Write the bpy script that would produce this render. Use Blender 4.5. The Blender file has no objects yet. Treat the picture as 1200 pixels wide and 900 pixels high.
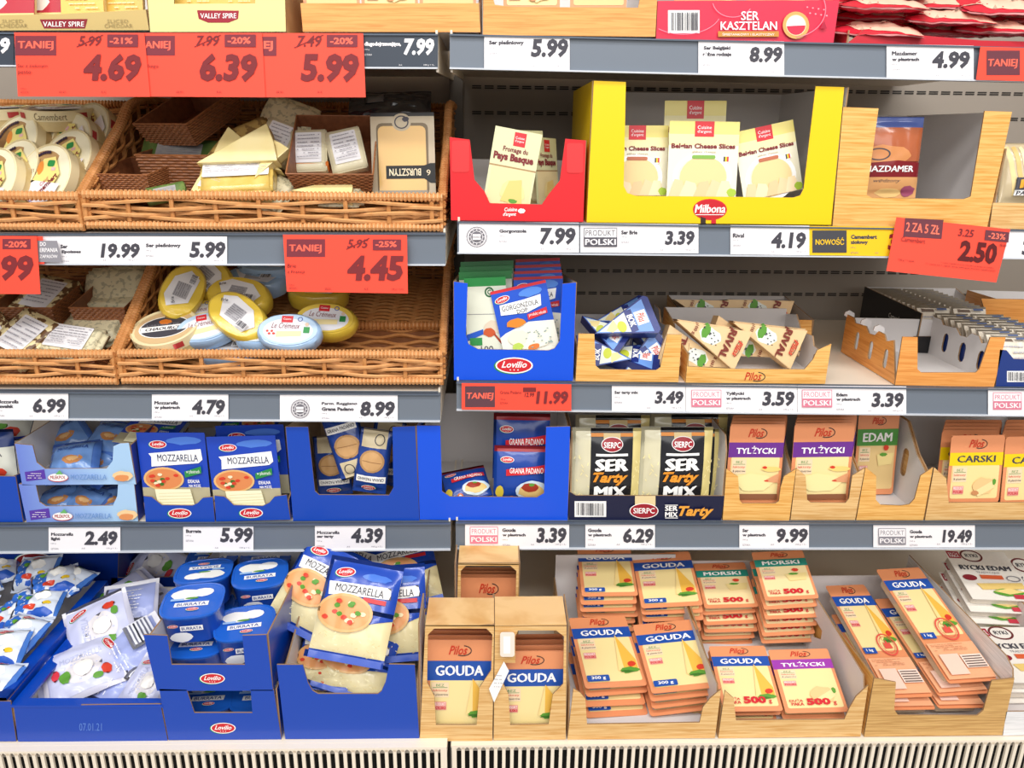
import bpy, bmesh, math, random
from mathutils import Matrix, Vector, noise
R = random.Random(7)
SC = bpy.context.scene
COL = SC.collection

# ---------------------------------------------------------------- camera
FPX = 900.0
PITCH, YAW, ROLL = math.radians(17.8), math.radians(1.6), math.radians(0.65)
CAM = Vector((0, 0, 1.55))
ROT = Matrix.Rotation(-YAW, 3, 'Z') @ Matrix.Rotation(math.pi/2 - PITCH, 3, 'X') @ Matrix.Rotation(ROLL, 3, 'Z')
cd = bpy.data.cameras.new('camera'); cam = bpy.data.objects.new('camera', cd); COL.objects.link(cam)
cam.matrix_world = Matrix.Translation(CAM) @ ROT.to_4x4()
cd.sensor_fit = 'HORIZONTAL'; cd.sensor_width = 36; cd.lens = FPX / 1200 * 36
cd.clip_start = .01; cd.clip_end = 60
SC.camera = cam

# ---------------------------------------------------------------- light
w = bpy.data.worlds.new('shop_air'); SC.world = w; w.use_nodes = True
bg = w.node_tree.nodes['Background']; bg.inputs[0].default_value = (1, .97, .95, 1); bg.inputs[1].default_value = .43
def area(loc, size, power, rot=(0, 0, 0), col=(1, .98, .95)):
    l = bpy.data.lights.new('ceiling_lamp', 'AREA'); l.shape = 'RECTANGLE'; l.size, l.size_y = size; l.energy = power; l.color = col
    o = bpy.data.objects.new('ceiling_lamp', l); COL.objects.link(o); o.location = loc; o.rotation_euler = rot
area((0, -.1, 3.35), (3.4, .25), 43, (math.radians(22), 0, 0))
area((0, -1.4, 3.5), (4.5, .5), 78, (math.radians(35), 0, 0))
area((.3, -2.3, 2.5), (4.0, 1.2), 42, (math.radians(65), 0, 0))
SC.view_settings.view_transform = 'Standard'; SC.view_settings.look = 'None'
SC.view_settings.gamma = 1; SC.view_settings.exposure = 0.0; SC.view_settings.use_curve_mapping = False

# ---------------------------------------------------------------- projection helpers (photo pixel -> point of a real plane)
def ray(px, py): return ROT @ Vector(((px - 600) / FPX, (450 - py) / FPX, -1))
def P(px, py, Y):
    d = ray(px, py); return CAM + d * ((Y - CAM.y) / d.y)
def Q(px, py, z):
    d = ray(px, py); return CAM + d * ((z - CAM.z) / d.z)
def plane_hit(px, py, o, n):
    d = ray(px, py); return CAM + d * ((o - CAM).dot(n) / d.dot(n))

# ---------------------------------------------------------------- materials
MATS = {}
def lin(c): return c / 12.92 if c <= .04045 else ((c + .055) / 1.055) ** 2.4
def rgb(h):
    h = h.lstrip('#'); return tuple(lin(int(h[i:i+2], 16) / 255) for i in (0, 2, 4)) + (1,)
def mat(h, rough=.5, spec=.4, coat=0, metal=0, trans=0, alpha=1, bump=0, bscale=60, noise_to=None, nscale=30, nfac=.5, sub=0):
    key = (h, rough, spec, coat, metal, trans, alpha, bump, bscale, noise_to, nscale, nfac, sub)
    if key in MATS: return MATS[key]
    m = bpy.data.materials.new('mat_' + h.strip('#')); m.use_nodes = True; MATS[key] = m
    nt = m.node_tree; b = nt.nodes['Principled BSDF']
    b.inputs['Base Color'].default_value = rgb(h); b.inputs['Roughness'].default_value = rough
    b.inputs['Specular IOR Level'].default_value = spec; b.inputs['Metallic'].default_value = metal
    b.inputs['Coat Weight'].default_value = coat; b.inputs['Coat Roughness'].default_value = .12
    b.inputs['Transmission Weight'].default_value = trans; b.inputs['Alpha'].default_value = alpha
    if noise_to or bump:
        tc = nt.nodes.new('ShaderNodeTexCoord'); n = nt.nodes.new('ShaderNodeTexNoise')
        n.inputs['Scale'].default_value = nscale; n.inputs['Detail'].default_value = 5
        nt.links.new(tc.outputs['Object'], n.inputs['Vector'])
        if noise_to:
            r = nt.nodes.new('ShaderNodeValToRGB'); r.color_ramp.elements[0].color = rgb(h); r.color_ramp.elements[1].color = rgb(noise_to)
            r.color_ramp.elements[0].position = .5 - nfac / 2; r.color_ramp.elements[1].position = .5 + nfac / 2
            nt.links.new(n.outputs['Fac'], r.inputs[0]); nt.links.new(r.outputs[0], b.inputs['Base Color'])
        if bump:
            n2 = nt.nodes.new('ShaderNodeTexNoise'); n2.inputs['Scale'].default_value = bscale; n2.inputs['Detail'].default_value = 3
            nt.links.new(tc.outputs['Object'], n2.inputs['Vector'])
            bp = nt.nodes.new('ShaderNodeBump'); bp.inputs['Strength'].default_value = bump; bp.inputs['Distance'].default_value = .004
            nt.links.new(n2.outputs['Fac'], bp.inputs['Height']); nt.links.new(bp.outputs[0], b.inputs['Normal'])
    return m
def wood_mat(name, c1, c2, axis='Z', scale=26, rough=.45):
    if name in MATS: return MATS[name]
    m = bpy.data.materials.new(name); m.use_nodes = True; MATS[name] = m
    nt = m.node_tree; b = nt.nodes['Principled BSDF']; b.inputs['Roughness'].default_value = rough
    b.inputs['Coat Weight'].default_value = .15
    tc = nt.nodes.new('ShaderNodeTexCoord'); mp = nt.nodes.new('ShaderNodeMapping')
    sc = {'Z': (1.0, 1.0, 24), 'X': (9, 1.2, 1.2)}[axis]; mp.inputs['Scale'].default_value = sc
    oi = nt.nodes.new('ShaderNodeObjectInfo'); ad = nt.nodes.new('ShaderNodeVectorMath'); ad.operation = 'ADD'
    nt.links.new(tc.outputs['Object'], ad.inputs[0]); nt.links.new(oi.outputs['Random'], ad.inputs[1])
    nt.links.new(ad.outputs[0], mp.inputs[0])
    wv = nt.nodes.new('ShaderNodeTexNoise'); wv.inputs['Scale'].default_value = scale * .55; wv.inputs['Detail'].default_value = 3; wv.inputs['Distortion'].default_value = .6
    nt.links.new(mp.outputs[0], wv.inputs['Vector'])
    r = nt.nodes.new('ShaderNodeValToRGB'); r.color_ramp.elements[0].color = rgb(c1); r.color_ramp.elements[1].color = rgb(c2)
    r.color_ramp.elements[0].position = .33; r.color_ramp.elements[1].position = .6
    nt.links.new(wv.outputs['Fac'], r.inputs[0]); nt.links.new(r.outputs[0], b.inputs['Base Color'])
    return m
def speckle_mat(name, base, spots, scale=60, thr=.42, rough=.4, scale3=None, spots2=None):
    if name in MATS: return MATS[name]
    m = bpy.data.materials.new(name); m.use_nodes = True; MATS[name] = m
    nt = m.node_tree; b = nt.nodes['Principled BSDF']; b.inputs['Roughness'].default_value = rough
    tc = nt.nodes.new('ShaderNodeTexCoord'); v = nt.nodes.new('ShaderNodeTexNoise'); v.inputs['Scale'].default_value = scale; v.inputs['Detail'].default_value = 2
    src = tc.outputs['Object']
    if scale3:
        mp = nt.nodes.new('ShaderNodeMapping'); mp.inputs['Scale'].default_value = scale3; nt.links.new(src, mp.inputs[0]); src = mp.outputs[0]
    nt.links.new(src, v.inputs['Vector'])
    r = nt.nodes.new('ShaderNodeValToRGB'); r.color_ramp.elements[0].color = rgb(spots); r.color_ramp.elements[0].position = thr
    r.color_ramp.elements[1].color = rgb(base); r.color_ramp.elements[1].position = thr + .04
    if spots2:
        e = r.color_ramp.elements.new(min(.95, thr + .2)); e.color = rgb(base); e = r.color_ramp.elements.new(min(.97, thr + .24)); e.color = rgb(spots2)
    nt.links.new(v.outputs['Fac'], r.inputs[0]); nt.links.new(r.outputs[0], b.inputs['Base Color'])
    return m
WHITE = mat('#f4f1f4', .45); PAPER = mat('#f6f3f6', .5); INK = mat('#44434c', .6); DARK = mat('#4a4954', .5)
RAIL = mat('#6e7783', .38, .5, bump=.04, bscale=25); RAILD = mat('#56606e', .4)
REDTAG = mat('#f8503c', .5); REDINK = mat('#7e262c', .6); GREYTXT = mat('#85838c', .6); PALETXT = mat('#b9b6be', .6)
SHELFM = mat('#f0e4d2', .35, .5); BACKM = mat('#a1978c', .45); BACKDK = mat('#2c2926', .6)
BLUE = mat('#0043b2', .33, .5, coat=.25, bump=.05, bscale=18); BLUEL = mat('#0050dc', .33, .5, coat=.2, bump=.04, bscale=15); BLUE_SHADED = mat('#06308a', .35, coat=.2)  # last one: shaded copy of the blue for cartons far back
CARDIN = mat('#dcd8d7', .6); CARDE = mat('#9a7a58', .7); KRAFT = mat('#b98f60', .65, noise_to='#c79c6c', nscale=40)
WOOD = wood_mat('wood_print', '#d99842', '#f0bd6e'); WOOD2 = wood_mat('wood_print_pale', '#d09b55', '#e9c184'); WOODO = wood_mat('wood_print_orange', '#d98a3c', '#eea658')
YEL = mat('#f2cb06', .4, coat=.15); RED = mat('#e0232b', .4, coat=.15); REDL = mat('#d8202c', .4)
PURE = mat('#fbfaf8', .4); GREEN = mat('#3d9a3e', .4); LREDM = mat('#cf2731', .35); LGREEN = mat('#2e8b46', .4)
PEACH = mat('#e59566', .35, coat=.3); PEACHL = mat('#f0b085', .35, coat=.3)

# ---------------------------------------------------------------- mesh building
class MB:
    def __init__(s): s.v = []; s.f = []; s.m = []; s.mats = []
    def mi(s, m):
        if m not in s.mats: s.mats.append(m)
        return s.mats.index(m)
    def add(s, vs, fs, m):
        k = len(s.v); s.v.extend([tuple(v) for v in vs]); i = s.mi(m)
        for f in fs: s.f.append([a + k for a in f]); s.m.append(i)
    def box(s, x0, x1, y0, y1, z0, z1, m, T=None):
        vs = [(x, y, z) for x in (x0, x1) for y in (y0, y1) for z in (z0, z1)]
        if T: vs = [T @ Vector(v) for v in vs]
        s.add(vs, [(0, 1, 3, 2), (4, 6, 7, 5), (0, 4, 5, 1), (2, 3, 7, 6), (0, 2, 6, 4), (1, 5, 7, 3)], m)
    def prism(s, poly, t, fm, bm, em, T):
        """poly: 2D points (a,b) ccw; T maps (a, depth, b) local to target; depth 0..t"""
        n = len(poly); vs = [T @ Vector((a, 0, b)) for a, b in poly] + [T @ Vector((a, t, b)) for a, b in poly]
        k = len(s.v); s.v.extend([tuple(v) for v in vs])
        s.f.append([k + i for i in range(n)]); s.m.append(s.mi(fm))
        s.f.append([k + n + i for i in reversed(range(n))]); s.m.append(s.mi(bm))
        for i in range(n):
            j = (i + 1) % n; s.f.append([k + j, k + i, k + n + i, k + n + j]); s.m.append(s.mi(em))
    def tube(s, pts, r, m, n=6, closed=False):
        k = len(s.v); pts = [Vector(p) for p in pts]; N = len(pts); i0 = s.mi(m); up = None
        for i, p in enumerate(pts):
            a = pts[i - 1] if i else (pts[-1] if closed else p); b = pts[(i + 1) % N] if (i < N - 1 or closed) else p
            t = (b - a).normalized()
            if up is None: up = Vector((0, 0, 1)) if abs(t.z) < .9 else Vector((0, 1, 0))
            u = (up - t * up.dot(t)).normalized(); w_ = t.cross(u); up = u
            rr = r[i] if isinstance(r, (list, tuple)) else r
            for j in range(n):
                c = 2 * math.pi * j / n; s.v.append(tuple(p + u * rr * math.cos(c) + w_ * rr * math.sin(c)))
        for i in range(N if closed else N - 1):
            for j in range(n):
                a = k + i * n; b = k + ((i + 1) % N) * n
                s.f.append([a + j, a + (j + 1) % n, b + (j + 1) % n, b + j]); s.m.append(i0)
        if not closed:
            s.f.append([k + j for j in reversed(range(n))]); s.m.append(i0)
            s.f.append([k + (N - 1) * n + j for j in range(n)]); s.m.append(i0)
    def grid(s, fn, nu, nv, m, flip=False):
        k = len(s.v); i0 = s.mi(m) if not callable(m) else None
        for j in range(nv + 1):
            for i in range(nu + 1): s.v.append(tuple(fn(i / nu, j / nv)))
        for j in range(nv):
            for i in range(nu):
                a = k + j * (nu + 1) + i; f = [a, a + 1, a + nu + 2, a + nu + 1]
                if flip: f.reverse()
                s.f.append(f); s.m.append(i0 if i0 is not None else s.mi(m((i + .5) / nu, (j + .5) / nv)))
    def lathe(s, prof, n, m, sx=1, sy=1, T=None):
        """prof: (r, z, mat) rings, closed at both ends"""
        k = len(s.v)
        for r, z, _ in prof:
            for j in range(n):
                c = 2 * math.pi * j / n; v = Vector((r * math.cos(c) * sx, r * math.sin(c) * sy, z))
                s.v.append(tuple(T @ v if T else v))
        for i in range(len(prof) - 1):
            q = s.mi(prof[i][2] or m)
            for j in range(n):
                a = k + i * n; s.f.append([a + j, a + (j + 1) % n, a + n + (j + 1) % n, a + n + j]); s.m.append(q)
        s.f.append([k + j for j in reversed(range(n))]); s.m.append(s.mi(m))
        s.f.append([k + (len(prof) - 1) * n + j for j in range(n)]); s.m.append(s.mi(prof[-1][2] or m))
    def data(s, name, smooth=False):
        me = bpy.data.meshes.new(name); me.from_pydata(s.v, [], s.f)
        for m in s.mats: me.materials.append(m)
        me.polygons.foreach_set('material_index', s.m)
        if smooth: me.polygons.foreach_set('use_smooth', [True] * len(s.f))
        me.update()
        if smooth == 'auto':
            bm = bmesh.new(); bm.from_mesh(me)
            for e in bm.edges:
                if len(e.link_faces) == 2 and e.calc_face_angle(0) > .7: e.smooth = False
            bm.to_mesh(me); bm.free()
        return me
    def obj(s, name, parent=None, smooth=False):
        return link(name, s.data(name, smooth), parent)
def link(name, data, parent=None, M=None):
    o = bpy.data.objects.new(name, data); COL.objects.link(o)
    if parent: o.parent = parent
    if M is not None: o.matrix_local = M
    return o
def tag(o, label=None, cat=None, group=None, kind=None):
    if label: o['label'] = label
    if cat: o['category'] = cat
    if group: o['group'] = group
    if kind: o['kind'] = kind
    return o
def thing(name, label, cat, M=None, group=None):
    return tag(link(name, None, None, M), label, cat, group)

# ---------------------------------------------------------------- flat print
TXT = {}
def text_geo(s, bold=0.0, shear=0.0):
    k = (s, bold, shear)
    if k not in TXT:
        c = bpy.data.curves.new('t', 'FONT'); c.body = s; thick = bold > .004 and any(q in 'MNWKAVZXYRŻ' for q in s); c.offset = 0 if thick else bold; c.shear = shear; c.resolution_u = 2
        o = bpy.data.objects.new('t', c); m = o.to_mesh()
        vs = [(v.co.x, v.co.y) for v in m.vertices]; fs = [list(p.vertices) for p in m.polygons]
        o.to_mesh_clear(); bpy.data.objects.remove(o); bpy.data.curves.remove(c)
        x0 = min(v[0] for v in vs); x1 = max(v[0] for v in vs); y0 = min(v[1] for v in vs); y1 = max(v[1] for v in vs)
        X, Y_ = (x1 - x0 + 2 * bold, y1 - y0 + bold) if thick else (x1 - x0, y1 - y0); ox, oy = (bold, bold / 2) if thick else (0, 0)
        TXT[k] = [([((x - x0 + ox + dx) / X, (y - y0 + oy + dy) / Y_) for x, y in vs], fs) for dx, dy in (((0, 0), (bold, bold * .4), (-bold, -bold * .4)) if thick else ((0, 0),))]
    return TXT[k]
class G:
    """flat print drawn in y-down pixel units; mp maps (x, y, layer) to a local point"""
    def __init__(s, mp): s.mp = mp; s.sh = []; s.rot = None
    def _p(s, x, y):
        if s.rot:
            cx, cy, a = s.rot; dx, dy = x - cx, y - cy; return (cx + dx * math.cos(a) - dy * math.sin(a), cy + dx * math.sin(a) + dy * math.cos(a))
        return (x, y)
    def poly(s, pts, m): s.sh.append(([s._p(*p) for p in pts], [list(range(len(pts)))], m))
    def rect(s, x0, y0, x1, y1, m): s.poly([(x0, y1), (x1, y1), (x1, y0), (x0, y0)], m)
    def rrect(s, x0, y0, x1, y1, r, m):
        p = []
        for cx, cy, a in ((x0 + r, y1 - r, 90), (x0 + r, y0 + r, 180), (x1 - r, y0 + r, 270), (x1 - r, y1 - r, 0)):
            for t in range(4): q = math.radians(a + t * 30); p.append((cx + r * math.cos(q), cy + r * math.sin(q)))
        s.poly(p[::-1], m)
    def ell(s, cx, cy, rx, ry, m, n=24, a0=0, a1=360, ang=0):
        full = a1 - a0 >= 360; p = []; ca, sa = math.cos(math.radians(ang)), math.sin(math.radians(ang))
        for i in range(n if full else n + 1):
            q = math.radians(a0 + (a1 - a0) * i / n); dx, dy = rx * math.cos(q), ry * math.sin(q); p.append((cx + dx * ca - dy * sa, cy + dx * sa + dy * ca))
        s.poly(p[::-1], m)
    def ring(s, cx, cy, rx, ry, t, m, n=28, a0=0, a1=360, ang=0):
        ca, sa = math.cos(math.radians(ang)), math.sin(math.radians(ang)); vs = []; fs = []
        for i in range(n + 1):
            q = math.radians(a0 + (a1 - a0) * i / n)
            for k in (1, 0):
                dx, dy = (rx - k * t) * math.cos(q), (ry - k * t) * math.sin(q); vs.append(s._p(cx + dx * ca - dy * sa, cy + dx * sa + dy * ca))
            if i: a = 2 * i; fs.append([a - 2, a, a + 1, a - 1])
        s.sh.append((vs, fs, m))
    def text(s, t, x0, y0, x1, y1, m, bold=0.0, shear=0.0, rot=0):
        cx, cy = (x0 + x1) / 2, (y0 + y1) / 2; ca, sa = math.cos(math.radians(rot)), math.sin(math.radians(rot))
        for k, (vs, fs) in enumerate(text_geo(t, bold, shear)):
            o = []
            for u, v in vs:
                dx, dy = (u - .5) * (x1 - x0), (.5 - v) * (y1 - y0); o.append(s._p(cx + dx * ca - dy * sa, cy + dx * sa + dy * ca))
            s.sh.append((o, fs, m, .5) if k else (o, fs, m))
    def line(s, x0, y0, x1, y1, t, m):
        d = Vector((x1 - x0, y1 - y0)); n_ = Vector((-d.y, d.x)).normalized() * t / 2
        s.poly([(x0 + n_.x, y0 + n_.y), (x1 + n_.x, y1 + n_.y), (x1 - n_.x, y1 - n_.y), (x0 - n_.x, y0 - n_.y)], m)
    def barcode(s, x0, y0, x1, y1, m=None, bgm=None, vert=True, seed=1):
        r = random.Random(seed); s.rect(x0, y0, x1, y1, bgm or PURE); L = (x1 - x0) if vert else (y1 - y0); q = L * .06
        while q < L * .92:
            t = L * r.choice((.012, .02, .035))
            if vert: s.rect(x0 + q, y0 + (y1 - y0) * .1, x0 + q + t, y1 - (y1 - y0) * .12, m or INK)
            else: s.rect(x0 + (x1 - x0) * .1, y0 + q, x1 - (x1 - x0) * .12, y0 + q + t, m or INK)
            q += t + L * r.choice((.015, .025, .04))
    def scribble(s, x0, y0, x1, y1, m, rows=4, seed=1, th=.24):
        """rows of unreadable small print"""
        r = random.Random(seed); H = (y1 - y0) / rows
        for i in range(rows):
            x = x0
            while x < x1:
                l = r.uniform(.05, .16) * (x1 - x0); 
                if r.random() < .85: s.rect(x, y0 + i * H + H * .2, min(x1, x + l), y0 + i * H + H * (.2 + th), m)
                x += l + .02 * (x1 - x0)
    def splat(s, cx, cy, rx, ry, m, seed=1, n=14, j=.25):
        r = random.Random(seed); s.poly([(cx + rx * math.cos(q) * (1 - j * r.random()), cy + ry * math.sin(q) * (1 - j * r.random())) for q in [-2 * math.pi * i / n for i in range(n)]], m)
    def data(s, name='print', cut=None, warp=None):
        mb = MB(); i = 0
        if not cut:
            for vs, fs, m, *st in s.sh: i += st[0] if st else 1; mb.add([s.mp(x, y, i) for x, y in vs], fs, m)
            return mb.data(name)
        for vs, fs, m, *st in s.sh: i += st[0] if st else 1; mb.add([(x, y, i) for x, y in vs], fs, m)
        me = mb.data(name); bm = bmesh.new(); bm.from_mesh(me)
        xs = [v.co.x for v in bm.verts]; ys = [v.co.y for v in bm.verts]
        for a in range(int(min(xs) // cut), int(max(xs) // cut) + 1):
            bmesh.ops.bisect_plane(bm, geom=bm.verts[:] + bm.edges[:] + bm.faces[:], plane_co=(a * cut, 0, 0), plane_no=(1, 0, 0))
        for a in range(int(min(ys) // cut), int(max(ys) // cut) + 1):
            bmesh.ops.bisect_plane(bm, geom=bm.verts[:] + bm.edges[:] + bm.faces[:], plane_co=(0, a * cut, 0), plane_no=(0, 1, 0))
        bmesh.ops.triangulate(bm, faces=[f for f in bm.faces if len(f.verts) > 4])
        for v in bm.verts: v.co = s.mp(v.co.x, v.co.y, v.co.z)
        bm.to_mesh(me); bm.free(); me.polygons.foreach_set('use_smooth', [True] * len(me.polygons)); return me

LAY = .00013
def frame_at(a, b, Y, tilt=0.0, Yb=None):
    """frame at photo pixel a on plane y=Y, x axis towards pixel b, z axis up leaning back by tilt degrees"""
    A = P(a[0], a[1], Y); B = P(b[0], b[1], Yb if Yb else Y); X = (B - A); wdt = X.length; X.normalize()
    Z = Vector((0, 0, 1)); Z = (Z - X * Z.dot(X)).normalized(); Bk = Z.cross(X)
    t = math.radians(tilt); U = Z * math.cos(t) + Bk * math.sin(t); Yl = U.cross(X)
    M = Matrix(((X.x, Yl.x, U.x, A.x), (X.y, Yl.y, U.y, A.y), (X.z, Yl.z, U.z, A.z), (0, 0, 0, 1)))
    return M, wdt
def local_of(M, Mi, px, py, y=0.0):
    n = Vector((M[0][1], M[1][1], M[2][1])); o = M.translation + n * y; return Mi @ plane_hit(px, py, o, n)
def printer(M, y=0.0):
    Mi = M.inverted()
    def mp(px, py, lay):
        v = local_of(M, Mi, px, py, y); return (v.x, v.y - .0003 - lay * LAY, v.z)
    return G(mp)

# ---- logos and stock graphics (x, y centre, w width, in the unit of the G)
def lovilio(g, cx, cy, w, rot=0, dark=False):
    h = w * .42; r = g.rot; 
    if rot: g.rot = (cx, cy, math.radians(rot))
    g.ell(cx - w * .03, cy + h * .03, w * .5, h * .52, LGREEN); g.ell(cx, cy, w * .49, h * .5, PURE); g.ell(cx, cy, w * .45, h * .43, mat('#8e1f26', .4) if dark else LREDM)  # dark: logo red darkened to paint in shade
    g.text('Lovilio', cx - w * .33, cy - h * .26, cx + w * .33, cy + h * .14, PURE, .02, .35)
    for k in (-1, 0, 1): g.ell(cx + k * w * .1, cy + h * .27, w * .018, w * .018, PURE, 6)
    g.rot = r
def pilos(g, cx, cy, w, m=None, rot=0):
    r = g.rot
    if rot: g.rot = (cx, cy, math.radians(rot))
    m = m or mat('#c93a24', .4)
    g.ring(cx + w * .12, cy, w * .38, w * .22, w * .035, mat('#27272e', .5), 18, -80, 120)
    g.text('Pilos', cx - w * .45, cy - w * .2, cx + w * .33, cy + w * .16, m, .015, .4)
    g.rot = r
def produkt(g, x0, y0, x1, y1, m, outline=None):
    ym = y0 + (y1 - y0) * .5; o = outline or m; t = .7
    g.rect(x0, y0, x1, ym, o); g.rect(x0 + t, y0 + t, x1 - t, ym, PAPER); g.text('PRODUKT', x0 + 2.2, y0 + 2.4, x1 - 2.2, ym - 1.8, m, .0)
    g.rect(x0, ym, x1, y1, m); g.text('POLSKI', x0 + 1.5, ym + 1.8, x1 - 1.5, y1 - 2, PAPER, .03)
# ================================================================ the cabinet
YF, YB, YD = 1.2, 1.72, 1.0
RAILS = {  # px of rail top/bottom at the two ends
 'L1': ((-60, 38, 78), (513, 40, 81)), 'L2': ((-60, 274, 310), (522, 273, 311)), 'L3': ((-60, 458, 491), (516, 461, 494)), 'L4': ((-60, 616, 648), (528, 613, 644)),
 'R1': ((527, 40, 81), (1260, 57, 98)), 'R2': ((536, 259.5, 297), (1260, 270, 304)), 'R3': ((535, 447.5, 480.5), (1260, 456, 488)), 'R4': ((534, 612, 643), (1260, 613, 643))}
SHZ = {}
RNAME = {'1': 'topmost', '2': 'second', '3': 'third', '4': 'lowest'}
def shelf_z(key, px):
    a, b = SHZ[key]; x = P(px, 450, YF).x; t = (x - a.x) / (b.x - a.x); return a.z + (b.z - a.z) * t
for k, (l, r) in RAILS.items():
    A, B = P(l[0], l[1], YF), P(r[0], r[1], YF); A2, B2 = P(l[0], l[2], YF), P(r[0], r[2], YF); SHZ[k] = (A, B)
    side = 'left' if k[0] == 'L' else 'right'
    root = thing('refrigerator_shelf', f"{RNAME[k[1]]} {side} fridge shelf, cream board with a grey price rail", 'shelf', Matrix.Translation(A))
    mb = MB(); vs = []
    for p, q in ((A, B),):
        for c in (p, q):
            vs += [Vector((c.x, YF + .012, c.z)) - A, Vector((c.x, YB - .02, c.z)) - A, Vector((c.x, YB - .02, c.z - .022)) - A, Vector((c.x, YF + .012, c.z - .022)) - A]
    mb.add(vs, [(0, 1, 5, 4), (1, 2, 6, 5), (2, 3, 7, 6), (3, 0, 4, 7), (0, 3, 2, 1), (4, 5, 6, 7)], SHELFM); mb.obj('board', root)
    mb = MB(); T = .004
    for zt, zb, y0, y1, m in ((0, 1, .001, .012, RAIL),):
        vs = []
        for c, c2 in ((A, A2), (B, B2)):
            vs += [Vector((c.x, YF + y0, c.z)) - A, Vector((c.x, YF + y1, c.z)) - A, Vector((c2.x, YF + y1, c2.z)) - A, Vector((c2.x, YF + y0, c2.z)) - A]
        mb.add(vs, [(0, 1, 5, 4), (1, 2, 6, 5), (2, 3, 7, 6), (3, 0, 4, 7), (0, 3, 2, 1), (4, 5, 6, 7)], m)
    mb.obj('price_rail', root)
    mb = MB()
    for c, c2, m in ((A, B, RAILD), (A2, B2, mat('#c9ced6', .3))):
        vs = []
        for q in (c, c2):
            for dy, dz in ((-.004, 0), (.006, 0), (.006, .0022), (-.004, .0022)): vs.append(Vector((q.x, YF + dy, q.z + dz - (.0022 if m is RAILD else 0))) - A)
        mb.add(vs, [(0, 4, 5, 1), (1, 5, 6, 2), (2, 6, 7, 3), (3, 7, 4, 0), (0, 1, 2, 3), (4, 7, 6, 5)], m)
    mb.obj('rail_lip', root)
    # end bracket beside the middle upright
    e = B if side == 'left' else A; sx = .004 if side == 'left' else -.004; mb = MB()
    x0, x1 = sorted((e.x - sx * .1, e.x - sx * .9)); T = Matrix.Translation(-A)
    mb.prism([(0, -.05), (.47, -.03), (.47, .01), (0, .006)], abs(x1 - x0), mat('#e9dfce', .4), mat('#e9dfce', .4), mat('#e9dfce', .4), T @ Matrix.Translation((x0, YF + .006, e.z)) @ Matrix(((0, 1, 0, 0), (1, 0, 0, 0), (0, 0, 1, 0), (0, 0, 0, 1))))
    mb.obj('side_bracket', root)
XS = P(531, 450, YF).x
zdeck = P(300, 867, YD).z; zdeckR = P(800, 866, YD).z
# back wall with punched slot rows
bw = tag(link('wall_back', None), 'grey perforated back panel of the fridge', None, None, 'structure')
mb = MB(); mb.box(-1.6, 1.6, YB, YB + .01, .4, 2.4, BACKM); mb.obj('back_sheet', bw)
slot = MB(); slot.box(-.009, .009, -.0015, .001, -.0028, -.0006, BACKDK); slot.box(-.009, .009, -.0015, .001, .0006, .0028, BACKDK); sd = slot.data('slot_pair')
rows = [P(800, y, YB).z for y in (105, 135, 318, 344)]
for z in rows:
    s = MB()
    for i in range(46):
        x = XS + .03 + i * .0262
        if x < 1.2: s.box(x - .0095, x + .0095, YB - .0012, YB, z - .0032, z - .0008, BACKDK); s.box(x - .0095, x + .0095, YB - .0012, YB, z + .0008, z + .0032, BACKDK)
    tag(s.obj('slot_row', bw), kind='stuff')
mb = MB()
for x in (XS - .012,): mb.box(x - .014, x + .014, YB - .02, YB, .4, 2.4, mat('#6e675f', .5))
tag(mb.obj('trim_1'), 'upright posts carrying the shelves', None, None, 'structure')
for n_, x in (('flag_left', -1.33), ('flag_right', 1.33)):  # panels added out of view to keep side light off the interior
    mb = MB(); mb.box(x - .01, x + .01, .9, YB, .3, 2.4, mat('#8a847c', .5)); tag(mb.obj(n_), f'added unseen grey panel blocking side light on the {n_[5:]}', None, None, 'structure')
# floor and ceiling of the cabinet, shop floor
mb = MB(); mb.box(-2.5, 2.5, -3, 2.2, -.02, 0, mat('#b9b2a8', .4, noise_to='#aaa398', nscale=8)); tag(mb.obj('floor'), 'pale shop floor in front of the fridge', None, None, 'structure')
mb = MB(); mb.box(-1.6, 1.6, 1.15, YB, 2.38, 2.42, SHELFM); tag(mb.obj('ceiling'), 'canopy above the top shelf', None, None, 'structure')
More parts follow.
